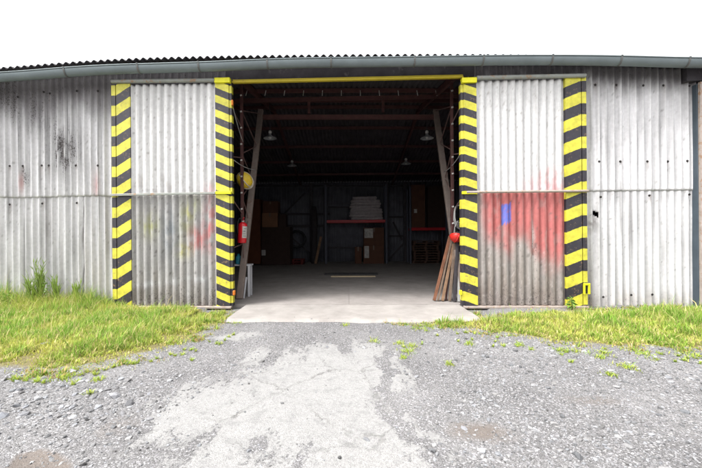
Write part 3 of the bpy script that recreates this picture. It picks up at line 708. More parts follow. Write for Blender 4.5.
def ground_mat():
    m = bpy.data.materials.new('worn_asphalt'); m.use_nodes = True
    nt = m.node_tree; N = nt.nodes; L = nt.links; b = N['Principled BSDF']; b.inputs['Roughness'].default_value = .92; b.inputs['Specular IOR Level'].default_value = .15
    tc = N.new('ShaderNodeTexCoord'); at = N.new('ShaderNodeAttribute'); at.attribute_name = 'mask'
    sp = N.new('ShaderNodeSeparateColor'); L.new(at.outputs['Color'], sp.inputs[0])
    def noi(s, d=6, r=.6):
        n = N.new('ShaderNodeTexNoise'); n.inputs['Scale'].default_value = s; n.inputs['Detail'].default_value = d; n.inputs['Roughness'].default_value = r
        L.new(tc.outputs['Object'], n.inputs['Vector']); return n
    def vor(s, f='F1'):
        v = N.new('ShaderNodeTexVoronoi'); v.inputs['Scale'].default_value = s; v.feature = f; L.new(tc.outputs['Object'], v.inputs['Vector']); return v
    def mr(src, a, b_, c=0., d=1.):
        r = N.new('ShaderNodeMapRange'); r.inputs[1].default_value = a; r.inputs[2].default_value = b_; r.inputs[3].default_value = c; r.inputs[4].default_value = d; L.new(src, r.inputs[0]); return r.outputs[0]
    def mx(f, a, b_, bl='MIX'):
        x = N.new('ShaderNodeMix'); x.data_type = 'RGBA'; x.blend_type = bl
        for s, v in ((0, f), (6, a), (7, b_)):
            if hasattr(v, 'node'): L.new(v, x.inputs[s])
            elif s == 0: x.inputs[0].default_value = v
            else: x.inputs[s].default_value = (*v, 1)
        return x.outputs[2]
    def add(a, b_, k=1.0):
        x = N.new('ShaderNodeMath'); x.operation = 'MULTIPLY_ADD'; L.new(b_, x.inputs[0]); x.inputs[1].default_value = k; L.new(a, x.inputs[2]); return x.outputs[0]
    v1 = vor(95); v2 = vor(210); n1 = noi(.9, 8); n2 = noi(38, 8, .7); n3 = noi(7, 10, .72); n4 = noi(130, 3)
    sc1 = N.new('ShaderNodeSeparateColor'); L.new(v1.outputs['Color'], sc1.inputs[0])
    sc2 = N.new('ShaderNodeSeparateColor'); L.new(v2.outputs['Color'], sc2.inputs[0])
    asph = mx(mr(n1.outputs['Fac'], .3, .7), (.112, .109, .109), (.190, .185, .182))
    grit = mx(mr(sc2.outputs[0], .2, .95), (.55, .55, .56), (1.45, 1.45, 1.47))
    asph = mx(1.0, asph, grit, 'MULTIPLY')
    peb = mr(sc1.outputs[1], .80, .84)
    asph = mx(peb, asph, mx(sc1.outputs[2], (.16, .155, .165), (.36, .355, .36)))
    brown = mx(mr(n2.outputs['Fac'], .3, .7), (.105, .090, .080), (.165, .138, .120))
    asph = mx(mr(add(sp.outputs[1], n3.outputs['Fac'], .5), .62, .95, 0, .85), asph, brown)
    whit = mx(mr(n2.outputs['Fac'], .3, .7), (.225, .222, .218), (.31, .306, .30))
    whit = mx(mr(sc2.outputs[1], .72, .9, 0, .7), whit, (.13, .127, .128))
    whit = mx(mr(n3.outputs['Fac'], .50, .64, 0, .45), whit, (.15, .147, .15))
    k = add(sp.outputs[0], n3.outputs['Fac'], 1.5)
    k = add(k, n2.outputs['Fac'], .6)
    mp = N.new('ShaderNodeMapping'); mp.inputs['Scale'].default_value = (1, .28, 1); mp.inputs['Rotation'].default_value = (0, 0, .25); L.new(tc.outputs['Object'], mp.inputs[0])
    n5 = noi(4.2, 8, .7); L.new(mp.outputs[0], n5.inputs['Vector'])
    k = add(k, mr(n5.outputs['Fac'], .3, .7, -.5, .5), .85)
    k = add(k, at.outputs['Alpha'], -1.1)
    wm = mr(k, 1.40, 1.54)
    vw = N.new('ShaderNodeVectorMath'); vw.operation = 'MULTIPLY_ADD'; L.new(n3.outputs['Color'], vw.inputs[0]); vw.inputs[1].default_value = (.35, .35, 0); L.new(tc.outputs['Object'], vw.inputs[2])
    vc = N.new('ShaderNodeTexVoronoi'); vc.feature = 'DISTANCE_TO_EDGE'; vc.inputs['Scale'].default_value = 1.15; L.new(vw.outputs[0], vc.inputs['Vector'])
    crack = mr(vc.outputs['Distance'], .004, .016, 1, 0)
    ck = N.new('ShaderNodeMath'); ck.operation = 'MULTIPLY'; L.new(crack, ck.inputs[0]); L.new(mr(n1.outputs['Fac'], .45, .6, .1, .8), ck.inputs[1])
    whit = mx(ck.outputs[0], whit, (.09, .085, .082))
    col = mx(wm, asph, whit)
    so = mx(mr(n2.outputs['Fac'], .3, .7), (.11, .09, .05), (.19, .17, .08))
    col = mx(mr(add(sp.outputs[2], n3.outputs['Fac'], .6), .75, .95), col, so)
    L.new(col, b.inputs['Base Color'])
    hgt = add(add(mr(v1.outputs['Distance'], 0, .5, 1, 0), n2.outputs['Fac'], .8), n4.outputs['Fac'], .5)
    hgt = add(hgt, wm, .6)
    bp = N.new('ShaderNodeBump'); bp.inputs['Strength'].default_value = .55; bp.inputs['Distance'].default_value = .008
    L.new(hgt, bp.inputs['Height']); L.new(bp.outputs['Normal'], b.inputs['Normal'])
    return m
ground = tag(link('ground', gme, ground_mat()), kind='structure')

def concrete_mat(name, lo, hi, stain):
    m = mat(name, hi, .85, var=.0, bump=.25, bscale=70)
    nt = m.node_tree; N = nt.nodes; L = nt.links; b = N['Principled BSDF']; tc = [n for n in N if n.type == 'TEX_COORD'][0]
    a = N.new('ShaderNodeTexNoise'); a.inputs['Scale'].default_value = 1.6; a.inputs['Detail'].default_value = 10; a.inputs['Roughness'].default_value = .68; L.new(tc.outputs['Object'], a.inputs['Vector'])
    r = N.new('ShaderNodeMapRange'); r.inputs[1].default_value = .32; r.inputs[2].default_value = .66; L.new(a.outputs['Fac'], r.inputs[0])
    x = N.new('ShaderNodeMix'); x.data_type = 'RGBA'; x.inputs[6].default_value = (*lo, 1); x.inputs[7].default_value = (*hi, 1); L.new(r.outputs[0], x.inputs[0])
    c = N.new('ShaderNodeTexNoise'); c.inputs['Scale'].default_value = 11; c.inputs['Detail'].default_value = 12; c.inputs['Roughness'].default_value = .75; L.new(tc.outputs['Object'], c.inputs['Vector'])
    r2 = N.new('ShaderNodeMapRange'); r2.inputs[1].default_value = .60; r2.inputs[2].default_value = .72; r2.inputs[4].default_value = .8; L.new(c.outputs['Fac'], r2.inputs[0])
    y = N.new('ShaderNodeMix'); y.data_type = 'RGBA'; y.inputs[7].default_value = (*stain, 1); L.new(r2.outputs[0], y.inputs[0]); L.new(x.outputs[2], y.inputs[6]); L.new(y.outputs[2], b.inputs['Base Color'])
    return m
# interior floor in two pours (the joint runs back from the door) and the crumbling apron
fm = concrete_mat('barn_floor', (.20, .182, .172), (.30, .275, .26), (.11, .096, .088))
xj = P(349, 300, 0.5).x
bm = bmesh.new(); box(bm, XL + .03, xj - .006, .03, YB - .03, -.12, .02); box(bm, xj + .006, XR - .03, .03, YB - .03, -.12, .02); box(bm, xj - .006, xj + .006, .03, YB - .03, -.12, .008)
tag(obj('floor', bm, fm), kind='structure')
def apron():
    yf = G(350, 321.5).y; xs = np.linspace(G(230, 317).x, G(477, 317).x, 160); ys = np.linspace(0, 1, 22); V = []
    for j, t in enumerate(ys):
        for x in xs:
            e = yf + .05 * nz(x * 2.1, 3) + .035 * nz(x * 9, 7) + .75 * sm(2.35, 2.95, abs(x + .05)) + .15 * sm(1.7, 2.3, abs(x + .05))
            y = .024 + (e - .024) * t; z = .016 + .005 * nz(x * 3, y * 3) - (.05 if j == 21 else (.012 if j == 20 else 0))
            V.append((x, y, z))
    W = len(xs); F_ = [(j * W + i, (j + 1) * W + i, (j + 1) * W + i + 1, j * W + i + 1) for j in range(21) for i in range(W - 1)]
    me = np_mesh('apron', V, F_)
    for p in me.polygons: p.use_smooth = True
    tag(link('apron', me, concrete_mat('apron_concrete', (.21, .194, .182), (.32, .298, .28), (.14, .118, .10))), kind='structure')
apron()

# ------------------------------------------------------------------ loose stones (stuff)
def ico():
    bm = bmesh.new(); bmesh.ops.create_icosphere(bm, subdivisions=1, radius=1); v = np.array([x.co[:] for x in bm.verts]); f = np.array([[q.index for q in p.verts] for p in bm.faces]); bm.free(); return v, f
IV, IF = ico()
def variants(n):
    out = []
    for k in range(n):
        v = IV * (1 + rng.uniform(-.28, .28, (len(IV), 1))); d = rng.normal(size=3); d /= np.linalg.norm(d)
        q = v @ d; v = v - np.outer(np.clip(q - .55, 0, 9), d); out.append(v)      # a broken face
    return out
VAR = variants(14)
def scatter(n, x0, x1, y0, y1, keep, size, colf):
    x = rng.uniform(x0, x1, n); y = rng.uniform(y0, y1, n); k = keep(x, y) > rng.random(n); x, y = x[k], y[k]
    s = size(x, y); return x, y, s, colf(len(x))
def project_arr(x, y, z=0.0):
    R_ = np.array(RT); d = np.stack([x - CAM.x, y - CAM.y, np.full_like(x, z - CAM.z)], -1) @ R_.T
    return 351 + F * (d[:, 0] / -d[:, 2] - SHIFT * 2), 234 - F * d[:, 1] / -d[:, 2]
def in_view(x, y, m=140):
    px, py = project_arr(x, y); return (px > -m) & (px < 702 + m) & (py < 490)
def gb(px, py, cx, cy, rx, ry): return np.exp(-(((px - cx) / rx) ** 2 + ((py - cy) / ry) ** 2))
def not_conc(x, y):
    d = np.maximum.reduce([sdist(conc, x, y), sdist(conc2, x, y)]); return np.clip(.65 - d / .12, .05, 1)
def on_road(x, y):
    g = np.maximum(sdist(grassL, x, y), sdist(grassR, x, y)); ap = (y > -1.45) & (np.abs(x + .05) < 2.85)
    return np.where(ap, 0.015, np.where(g > .15, .03, np.where(g > -.05, .5, 1)))
def keep_small(x, y):
    px, py = project_arr(x, y)
    a = .20 + .80 * gb(px, py, 60, 405, 110, 45) + .75 * sm_arr(430, 500, px) + .2 * sm_arr(400, 430, px)
    tr = .72 * gb(px, py, 590, 402, 90, 9) + .6 * gb(px, py, 480, 432, 45, 12)
    return np.clip(a - tr, .1, 1) * not_conc(x, y) * on_road(x, y) * in_view(x, y)
def sm_arr(a, b, x):
    t = np.clip((x - a) / (b - a), 0, 1); return t * t * (3 - 2 * t)
def keep_mid(x, y):
    px, py = project_arr(x, y)
    a = .05 + .95 * gb(px, py, 50, 402, 105, 36) + .36 * sm_arr(420, 470, px) * (1 - .8 * gb(px, py, 600, 402, 90, 10)) + .5 * gb(px, py, 330, 455, 150, 8) * 0
    return np.clip(a, 0, 1) * np.clip(not_conc(x, y), 0, 1) * on_road(x, y) * in_view(x, y)
def keep_big(x, y):
    px, py = project_arr(x, y)
    return np.clip(1.0 * gb(px, py, 50, 400, 80, 26) + .04 * gb(px, py, 540, 430, 160, 40), 0, 1) * on_road(x, y) * np.clip(not_conc(x, y) - .2, 0, 1) * in_view(x, y)
def greys(lo, hi, bl):
    def f(n):
        t = rng.uniform(lo, hi, n) ** 1.0; w = rng.uniform(-1, 1, n)
        return np.stack([t * (1 + .03 * w), t * (1 + .0 * w), t * (1.02 + bl - .04 * w)], -1)
    return f
sets = [scatter(90000, -8.5, 8.5, -5.4, -1.0, keep_small, lambda x, y: np.exp(rng.normal(np.log(.0068), .40, len(x))), greys(.07, .28, .0)),
        scatter(17000, -8.5, 8.5, -5.4, -1.0, keep_mid, lambda x, y: np.exp(rng.normal(np.log(.016), .35, len(x))), greys(.10, .31, .0)),
        scatter(2600, -6, 6, -5.3, -1.6, keep_big, lambda x, y: np.clip(np.exp(rng.normal(np.log(.030), .38, len(x))), .016, .08), greys(.13, .29, .03))]
VS, FS, CS = [], [], []; off = 0
for si, (x, y, s, c) in enumerate(sets):
    if not len(x): continue
    z = ground_h(x, y); z = np.where((y > -1.45) & (np.abs(x + .05) < 2.85), .016, z)
    var = rng.integers(0, len(VAR), len(x))
    for vi, bv in enumerate(VAR):
        k = var == vi; n = k.sum()
        if not n: continue
        th = rng.uniform(0, 2 * np.pi, n); ti = rng.normal(0, .25, n)
        sc3 = np.stack([s[k] * rng.uniform(.9, 1.5, n), s[k] * rng.uniform(.7, 1.1, n), s[k] * rng.uniform(.35, .75, n)], -1)
        v = bv[None] * sc3[:, None, :]
        cz, sz_ = np.cos(ti)[:, None], np.sin(ti)[:, None]
        v = np.stack([v[..., 0] * cz - v[..., 2] * sz_, v[..., 1], v[..., 0] * sz_ + v[..., 2] * cz], -1)
        c_, s_ = np.cos(th)[:, None], np.sin(th)[:, None]
        v = np.stack([v[..., 0] * c_ - v[..., 1] * s_, v[..., 0] * s_ + v[..., 1] * c_, v[..., 2]], -1)
        v += np.stack([x[k], y[k], z[k] + sc3[:, 2] * rng.uniform(-.25, .35, n)], -1)[:, None, :]
        VS.append(v.reshape(-1, 3)); CS.append(np.repeat(c[k], len(bv), 0))
        FS.append((IF[None] + (off + np.arange(n) * len(bv))[:, None, None]).reshape(-1, 3)); off += n * len(bv)
stone_m = mat('stone', attr='paint', rough=.9, var=.2, scale=70, bump=.3, bscale=160, spec=.2)
print('stones', off // 12)
sme = np_mesh('gravel', np.concatenate(VS), np.concatenate(FS), np.concatenate(CS)); sme.shade_flat()
tag(link('gravel', sme, stone_m), kind='stuff')

# ------------------------------------------------------------------ grass (stuff) and weeds
def leaf_mat(name):
    m = bpy.data.materials.new(name); m.use_nodes = True; nt = m.node_tree; N = nt.nodes; L = nt.links
    b = N['Principled BSDF']; b.inputs['Roughness'].default_value = .6; b.inputs['Specular IOR Level'].default_value = .25
    at = N.new('ShaderNodeAttribute'); at.attribute_name = 'paint'; L.new(at.outputs['Color'], b.inputs['Base Color'])
    tr = N.new('ShaderNodeBsdfTranslucent'); L.new(at.outputs['Color'], tr.inputs['Color'])
    mx = N.new('ShaderNodeMixShader'); mx.inputs[0].default_value = .35; L.new(b.outputs[0], mx.inputs[1]); L.new(tr.outputs[0], mx.inputs[2]); L.new(mx.outputs[0], N['Material Output'].inputs['Surface'])
    return m
LEAF = leaf_mat('grass_blades')
def blades(x, y, z, h, w, lean, col):
    n = len(x); th = rng.uniform(0, 2 * np.pi, n); d = np.stack([np.cos(th), np.sin(th)], -1); s = np.stack([-d[:, 1], d[:, 0]], -1)
    V = np.zeros((n, 5, 3)); base = np.stack([x, y, z - .01], -1)
    for i, (t, ww) in enumerate(((0, 1.), (.55, .8), (1, 0))):
        c = base.copy(); c[:, :2] += d * (lean * h * t ** 1.8)[:, None]; c[:, 2] += h * t * (1 - .35 * lean * t)
        if i < 2:
            V[:, i * 2] = c; V[:, i * 2, :2] -= s * (w * ww / 2)[:, None]; V[:, i * 2 + 1] = c; V[:, i * 2 + 1, :2] += s * (w * ww / 2)[:, None]
        else: V[:, 4] = c
    Fq = np.array([[0, 1, 3], [0, 3, 2], [2, 3, 4]])
    Fc = (Fq[None] + (np.arange(n) * 5)[:, None, None]).reshape(-1, 3)
    cc = np.repeat(col[:, None], 5, 1) * np.array([.85, .85, 1, 1, 1.1])[None, :, None]
    return V.reshape(-1, 3), Fc, cc.reshape(-1, 3)
green = np.array([.185, .330, .038]); yel = np.array([.45, .465, .095]); straw = np.array([.52, .44, .20]); rusty = np.array([.36, .20, .06]); deep = np.array([.12, .25, .03])
def grass_patch(pl, n, right):
    lo, hi = pl.min(0) - .25, pl.max(0); x = rng.uniform(max(lo[0], -9.5), min(hi[0], 9.5), n); y = rng.uniform(lo[1], min(hi[1], -.03), n)
    sd = sdist(pl, x, y); nn = vnoise(x, y, 2.2, 3, 5.0); n2 = vnoise(x, y, 6.5, 2, 15.0)
    k = (sd + .20 * nn + .12 * n2 + np.where(rng.random(n) < .12, .30, 0) > 0.0) & (rng.random(n) < np.clip(.28 + sd * 1.6 + .8 * nn + .5 * n2, .03, 1))
    dd = (y > -.27) & ((x > X(112)) & (x < X(232)) | (x > X(461)) & (x < X(588)))
    ap = (y > -1.36) & (np.abs(x + .05) < 2.78) & (sd < .5); k &= ~dd
    ap2 = (y > G(350, 320).y) & (x > X(241)) & (x < X(456)); k &= ~ap2
    x, y, sd, nn, n2 = x[k], y[k], sd[k], nn[k], n2[k]; n = len(x); sd = np.maximum(sd, 0)
    wall = np.clip(1 + y / 1.6, 0, 1)
    hgt = np.clip(.025 + .075 * np.clip(sd / .7, 0, 1) + .05 * nn + .05 * n2, .03, .4) * np.exp(rng.normal(-.12, .42, n))
    if not right: hgt *= 1 + 3.2 * wall ** 2 * np.clip((-4.6 - x) / 1.0, 0, 1)
    else: hgt *= 1 + .35 * np.clip((x - 4.5) / 1.5, 0, 1)
    g = np.clip(.30 + 1.1 * nn + .7 * n2 + (.35 * np.clip((x - 4.2) / 1.2, 0, 1) if right else 0) + .3 * (sd - .35), 0, 1)[:, None]
    col = yel * (1 - g) + green * g
    r = rng.random(n)[:, None]; col = np.where(r < .24, straw, col); col = np.where((r > .95), deep, col)
    edge = np.clip(1 - sd / .28, 0, 1); col = np.where((rng.random(n) < .35 * edge)[:, None], rusty * .6 + straw * .4, col)
    col = col * rng.uniform(.75, 1.25, (n, 1))
    w = rng.uniform(.003, .008, n); br = rng.random(n) < .38; w = np.where(br, rng.uniform(.012, .028, n), w); hgt = np.where(br, hgt * .6, hgt)
    return blades(x, y, ground_h(x, y), hgt, w, rng.uniform(.15, 1.0, n), col)
parts = [grass_patch(grassL, 230000, False), grass_patch(grassR, 190000, True)]
# scattered tufts that come up through the gravel and the edge of the apron
tufts = [(430, 327, 12), (446, 326, 10), (418, 328, 8), (400, 343, 5), (408, 352, 6), (412, 347, 5), (374, 341, 5), (600, 358, 4), (603, 354, 7), (609, 375, 5), (628, 368, 8), (642, 355, 10), (575, 352, 7), (70, 372, 10), (66, 378, 7), (98, 380, 5), (345, 326, 3), (449, 365, 4), (560, 350, 6), (690, 356, 12), (238, 322, 8), (470, 345, 4), (90, 394, 3), (404, 358, 4), (520, 345, 5)]
for k in range(70):
    a_, b_ = random.choice([(random.uniform(0, 240), 0), (random.uniform(395, 702), 1)])
    yy = lerp([(0, 376), (64, 376), (112, 366), (158, 356), (196, 343), (240, 330)], a_) if b_ == 0 else lerp([(395, 328), (470, 331), (560, 346), (702, 353)], a_)
    tufts.append((a_, yy + abs(random.gauss(0, 9 if b_ else 7)) + 1, random.uniform(.5, 1.8)))
for px, py, r_ in tufts:
    c = G(px, py); rad = r_ * (c.y - CAM.y) / F; n = int(12 + r_ * 13)
    a = rng.uniform(0, 2 * np.pi, n); q = rad * 1.25 * rng.random(n) ** .8 * (1 + .45 * np.sin(a * 3 + px)); x, y = c.x + q * np.cos(a), c.y + q * np.sin(a) * 1.2
    g = rng.uniform(0, 1, (n, 1)); col = (yel * (1 - g) + green * g) * rng.uniform(.8, 1.2, (n, 1))
    parts.append(blades(x, y, ground_h(x, y), rng.uniform(.025, .075, n), rng.uniform(.005, .012, n), rng.uniform(.4, 1.1, n), col))
V_, F_, C_ = [], [], []; off = 0
for v, f, c in parts: V_.append(v); F_.append(f + off); C_.append(c); off += len(v)
print('blades', off // 5)
tag(link('grass', np_mesh('grass', np.concatenate(V_), np.concatenate(F_), np.concatenate(C_)), LEAF), kind='stuff')

# broad-leaved weeds by the left wall and at the doors
wstem = mat('weed_stem', (.17, .23, .06), .7, var=.2); wleaf = mat('weed_leaf', (.15, .27, .045), .6, var=.3, scale=20); wgrass = mat('stalk_leaf', (.24, .34, .07), .6, var=.3, scale=12)
def weed(px, Y, h, nl, lsize, label, seedy=False, spread=.3):
    b = P(px, 300, Y); b.z = float(ground_h(np.array([b.x]), np.array([Y]))[0])
    t = thing('weed', label, 'weed', b)
    bs, bl = bmesh.new(), bmesh.new()
    for k in range(3 if not seedy else 14):
        a = random.uniform(0, 6.28); hh = h * random.uniform(.6, 1) if k else h; tip = b + Vector((math.cos(a) * spread * hh * .6, math.sin(a) * spread * hh * .3, hh))
        pts = [b.lerp(tip, s) + Vector((math.cos(a), math.sin(a) * .4, 0)) * (-.06 * hh * math.sin(math.pi * s)) for s in (0, .33, .66, 1)]
        tube(bs, pts, [.010, .009, .007, .003] if seedy else [.006, .005, .004, .002], 5)
        for i in range(nl):
            s = (i + 1) / (nl + .5); p = b.lerp(tip, s); aa = random.uniform(0, 6.28); L = lsize * (1.15 - .6 * s) * random.uniform(.7, 1.2)
            d = Vector((math.cos(aa), math.sin(aa), random.uniform(1.6, 4.0) if seedy else random.uniform(-.2, .5))).normalized(); w = d.cross(Vector((0, 0, 1))).normalized() * L * (.05 if seedy else .26)
            q = [bl.verts.new(p), bl.verts.new(p + d * L * .45 + w + Vector((0, 0, .02))), bl.verts.new(p + d * L - Vector((0, 0, L * (.02 if seedy else .25)))), bl.verts.new(p + d * L * .45 - w + Vector((0, 0, .02)))]
            bl.faces.new((q[0], q[1], q[2])); bl.faces.new((q[0], q[2], q[3]))
    obj('stem', bs, wstem, t); obj('leaves', bl, wgrass if seedy else wleaf, t)
weed(47, -.35, .66, 8, .10, 'tall leafy weed against the left wall, well left of the striped door')
weed(31, -.4, .70, 6, .30, 'loose clump of upright grass stalks just left of the tall leafy weed', True, .35)
weed(57, -.3, .62, 6, .28, 'loose clump of upright grass stalks just right of the tall leafy weed', True, .4)
weed(40, -.28, 1.0, 6, .36, 'tallest clump of thin upright grass stalks against the left wall', True, .25)
weed(76, -.22, .50, 5, .26, 'thin grass stalks in front of the cracked left wall sheet, near the striped door', True, .3)
weed(8, -.5, .33, 9, .09, 'short leafy weed at the left end of the wall')
weed(572, -.32, .26, 9, .12, 'bright green leafy clump under the outer strip of the right door')

# ------------------------------------------------------------------ things inside the doorway
# pendant lamps
def pendant(px, py, D, label):
    c = P(px, py, D - 7.5); t = thing('pendant_lamp', label, 'lamp', c, 'bell lamps hung from the barn roof')
    bm = bmesh.new(); lathe(bm, [(.205, 0), (.20, .012), (.135, .055), (.06, .10), (.048, .13), (.045, .15), (.03, .15)], c, 24); s = obj('shade', bm, M['enamel'], t, True); s.modifiers.new('t', 'SOLIDIFY').thickness = .004
    bm = bmesh.new(); lathe(bm, [(0, .26), (.035, .25), (.055, .21), (.055, .17), (.03, .151), (0, .151)], c, 16); obj('socket', bm, M['whitebolt'], t, True)
    bm = bmesh.new(); lathe(bm, [(0, -.02), (.035, .0), (.05, .04), (.03, .09), (0, .10)], c, 14); obj('bulb', bm, M['bulb'], t, True)
    bm = bmesh.new(); tube(bm, [c + Vector((0, 0, .255)), Vector((c.x, c.y, roofz(c.x, c.y) - .13))], .012, 6); obj('rod', bm, M['darksteel'], t)
D1 = 11.0
pendant(270, 138.5, D1, 'bell lamp nearest the door on the left, by the left slanted strut')
pendant(427, 138.5, D1, 'bell lamp nearest the door on the right, by the right slanted strut')
pendant(292, 166, D1 * 1.38, 'second bell lamp from the door on the left side')
pendant(406, 164, D1 * 1.38, 'second bell lamp from the door on the right side')

# fire extinguisher on the left strut
def extinguisher():
    top, bot = P(243.0, 222, .56), P(241.8, 243, .56); ax = (top - bot); L = ax.length; ax.normalize()
    ex = (Vector((1, 0, 0)) - ax * ax.x).normalized(); m = Matrix((ex, ax.cross(ex), ax)).transposed()
    t = thing('fire_extinguisher', 'red fire extinguisher hanging on the slanted strut inside the left door', 'fire extinguisher', bot)
    r_ = .102
    bm = bmesh.new(); lathe(bm, [(0, 0), (r_ * .85, 0), (r_, .02), (r_, L * .84), (r_ * .9, L * .91), (r_ * .55, L * .97), (.03, L), (0, L)], bot, 24, m); obj('cylinder', bm, M['exred'], t, True)
    bm = bmesh.new(); lathe(bm, [(0, L - .01), (.028, L - .01), (.028, L + .045), (0, L + .05)], bot, 12, m); obj('valve', bm, M['whitebolt'], t)
    c = bot + ax * (L + .05)
    bm = bmesh.new(); beam(bm, c + Vector((-.02, 0, 0)), c + Vector((.05, -.09, .05)), .022, .012, bev=.002); beam(bm, c + Vector((-.02, 0, -.015)), c + Vector((.05, -.09, -.01)), .022, .012, bev=.002); obj('handle', bm, M['exred'], t)
    bm = bmesh.new(); tube(bm, [c + Vector((0, 0, -.02)), c + Vector((-.07, -.03, .04)), c + Vector((-.11, -.05, -.04)), c + Vector((-.115, -.06, -.2)), c + Vector((-.10, -.06, -.34))], .011, 8); obj('hose', bm, M['black'], t, True)
    # paper label wrapped on the right front of the cylinder, with its grey printed lines
    def patch(a0, a1, z0, z1, off, material, name, par):
        bm = bmesh.new(); pr = None
        for k in range(9):
            a = R(a0 + (a1 - a0) * k / 8); v = [bm.verts.new(bot + m @ Vector(((r_ + off) * math.cos(a), (r_ + off) * math.sin(a), z))) for z in (z0, z1)]
            if pr: bm.faces.new((pr[0], v[0], v[1], pr[1]))
            pr = v
        o = obj(name, bm, material, par, True); return o
    lb = patch(-75, 5, L * .25, L * .80, .0015, M['paper'], 'paper_label', t)
    for k in range(4):
        z = L * (.32 + k * .12); patch(-60, -18 - 9 * (k % 3), z, z + L * .022, .003, M['darksteel'], 'printed_line', lb)
    bm = bmesh.new(); p = bot + ax * L * .6 + Vector((.02, .095, 0)); box(bm, p.x - .05, p.x + .05, p.y, p.y + .02, p.z - .1, p.z + .14, .003); obj('bracket', bm, M['darksteel'], t)
extinguisher()

def hard_hat(c, m, r_, m1, m2, label):
    t = thing('hard_hat', label, 'hard hat', c)
    m3 = m.to_3x3()
    bm = bmesh.new(); prof = [(r_ * math.cos(a), r_ * .92 * math.sin(a)) for a in np.linspace(0, math.pi / 2, 9)]; prof[-1] = (0, r_ * .92)
    lathe(bm, prof, c, 24, m3 @ Matrix.Diagonal((1.0, 1.18, 1))); o = obj('shell', bm, m1, t, True); o.modifiers.new('t', 'SOLIDIFY').thickness = .005
    bm = bmesh.new(); n = 24; a_, b_ = [], []
    for k in range(n):
        a = 2 * math.pi * k / n; e = r_ * (1.05 + .22 * max(0, -math.sin(a)) ** 2)
        a_.append(bm.verts.new(c + m3 @ Vector((r_ * .985 * math.cos(a), r_ * 1.165 * math.sin(a), .003)))); b_.append(bm.verts.new(c + m3 @ Vector((e * math.cos(a), e * 1.16 * math.sin(a), -.012))))
    for k in range(n): bm.faces.new((a_[k], a_[(k + 1) % n], b_[(k + 1) % n], b_[k]))
    o = obj('brim', bm, m2, t, True); o.modifiers.new('t', 'SOLIDIFY').thickness = .005
    bm = bmesh.new(); pts = [c + m3 @ Vector((0, r_ * 1.17 * math.cos(a), r_ * .94 * math.sin(a))) for a in np.linspace(.15, math.pi - .15, 9)]; tube(bm, pts, .014, 6); obj('ridge', bm, m2, t, True)
    return t
hard_hat(P(244.5, 180, .95), Matrix.Rotation(R(-35), 4, 'Y') @ Matrix.Rotation(R(-62), 4, 'X') @ Matrix.Rotation(R(180), 4, 'X'), .18, M['hatyellow'], M['hatcream'], 'yellow and cream hard hat hanging behind the left post above the extinguisher')
hard_hat(P(456.5, 236.5, .45), Matrix.Rotation(R(18), 4, 'Y') @ Matrix.Rotation(R(160), 4, 'X'), .14, M['hatred'], M['hatred'], 'red hard hat hanging upside down on the poles at the right door')

# white side table behind the left door, board leaning on it and a teal canister on top
def side_table():
    a = P(250.5, 264.5, .95); zt = a.z; x1 = a.x; x0 = x1 - .62
    t = thing('side_table', 'white table half hidden behind the left door and strut', 'table', ((x0 + x1) / 2, 1.08, .02))
    bm = bmesh.new(); box(bm, x0, x1, .95, 1.21, zt - .035, zt, .004); obj('table_top', bm, M['white'], t)
    for x in (x0 + .05, x1 - .05):
        for y in (.985, 1.175):
            bm = bmesh.new(); box(bm, x - .025, x + .025, y - .025, y + .025, .02, zt - .036, .003); obj('leg', bm, M['white'], t)
    return x0, x1, zt
tx0, tx1, tz = side_table()
bm = bmesh.new(); c = Vector((tx0 + .28, 1.1, tz + .001)); lathe(bm, [(0, 0), (.07, 0), (.075, .01), (.075, .17), (.05, .20), (.03, .21), (.03, .25), (0, .25)], c, 18)
tag(recentre(obj('canister', bm, M['teal'], smooth=True)), 'teal canister standing on the white table', 'canister')
bm = bmesh.new(); p = P(242.9, 301, .86); beam(bm, (p.x, .76, .02), (p.x + .02, .93, .50), .14, .018, up=Vector((0, -1, .3)), bev=.002)
tag(recentre(obj('board', bm, M['white'])), 'white board leaning against the table behind the left strut', 'board')

# timber and poles leaning at the right door
LEAN = [((434.2, 303.5), (450, 236), .36, .66, .062, .05, 'woodor', 'orange-brown plank, leftmost of the timber leaning at the right door'),
        ((438, 303.5), (451.5, 240), .34, .62, .036, .05, 'wood', 'narrow grey-brown batten just right of the orange-brown plank'),
        ((442.5, 303.5), (453.5, 244), .32, .60, .058, .045, 'woodtan', 'pale tan plank in the middle of the leaning timber'),
        ((449.5, 304), (455, 240), .30, .58, .055, .05, 'wood', 'weathered grey plank between the tan plank and the dark bar'),
        ((454.3, 304), (458, 232), .26, .55, .06, .06, 'darksteel', 'dark steel bar standing among the leaning timber'),
        ((446, 304), (452, 226), .40, .68, .035, .035, 'steelred', 'thin red-brown pole rising above the other leaning timber'),
        ((459.5, 304), (459, 252), .24, .5, .08, .03, 'cable', 'short grey-blue pole at the right end of the leaning timber'),
        ((464, 304), (456, 250), .22, .5, .09, .04, 'strut', 'brown board leaning left, closest to the right striped door')]
for (a, b, y0, y1, w, dd, m_, lab) in LEAN:
    p, q = P(a[0], a[1], y0), P(b[0], b[1], y1); p.z = .022 + dd * .3
    bm = bmesh.new(); beam(bm, p, q, w, dd, up=Vector((0, -1, .2)), bev=.004)
    tag(recentre(obj('plank' if m_ not in ('darksteel', 'cable', 'steelred') else 'pole', bm, M[m_])), lab, 'plank' if m_ not in ('darksteel', 'cable', 'steelred') else 'pole', 'timber leaning at the right door')
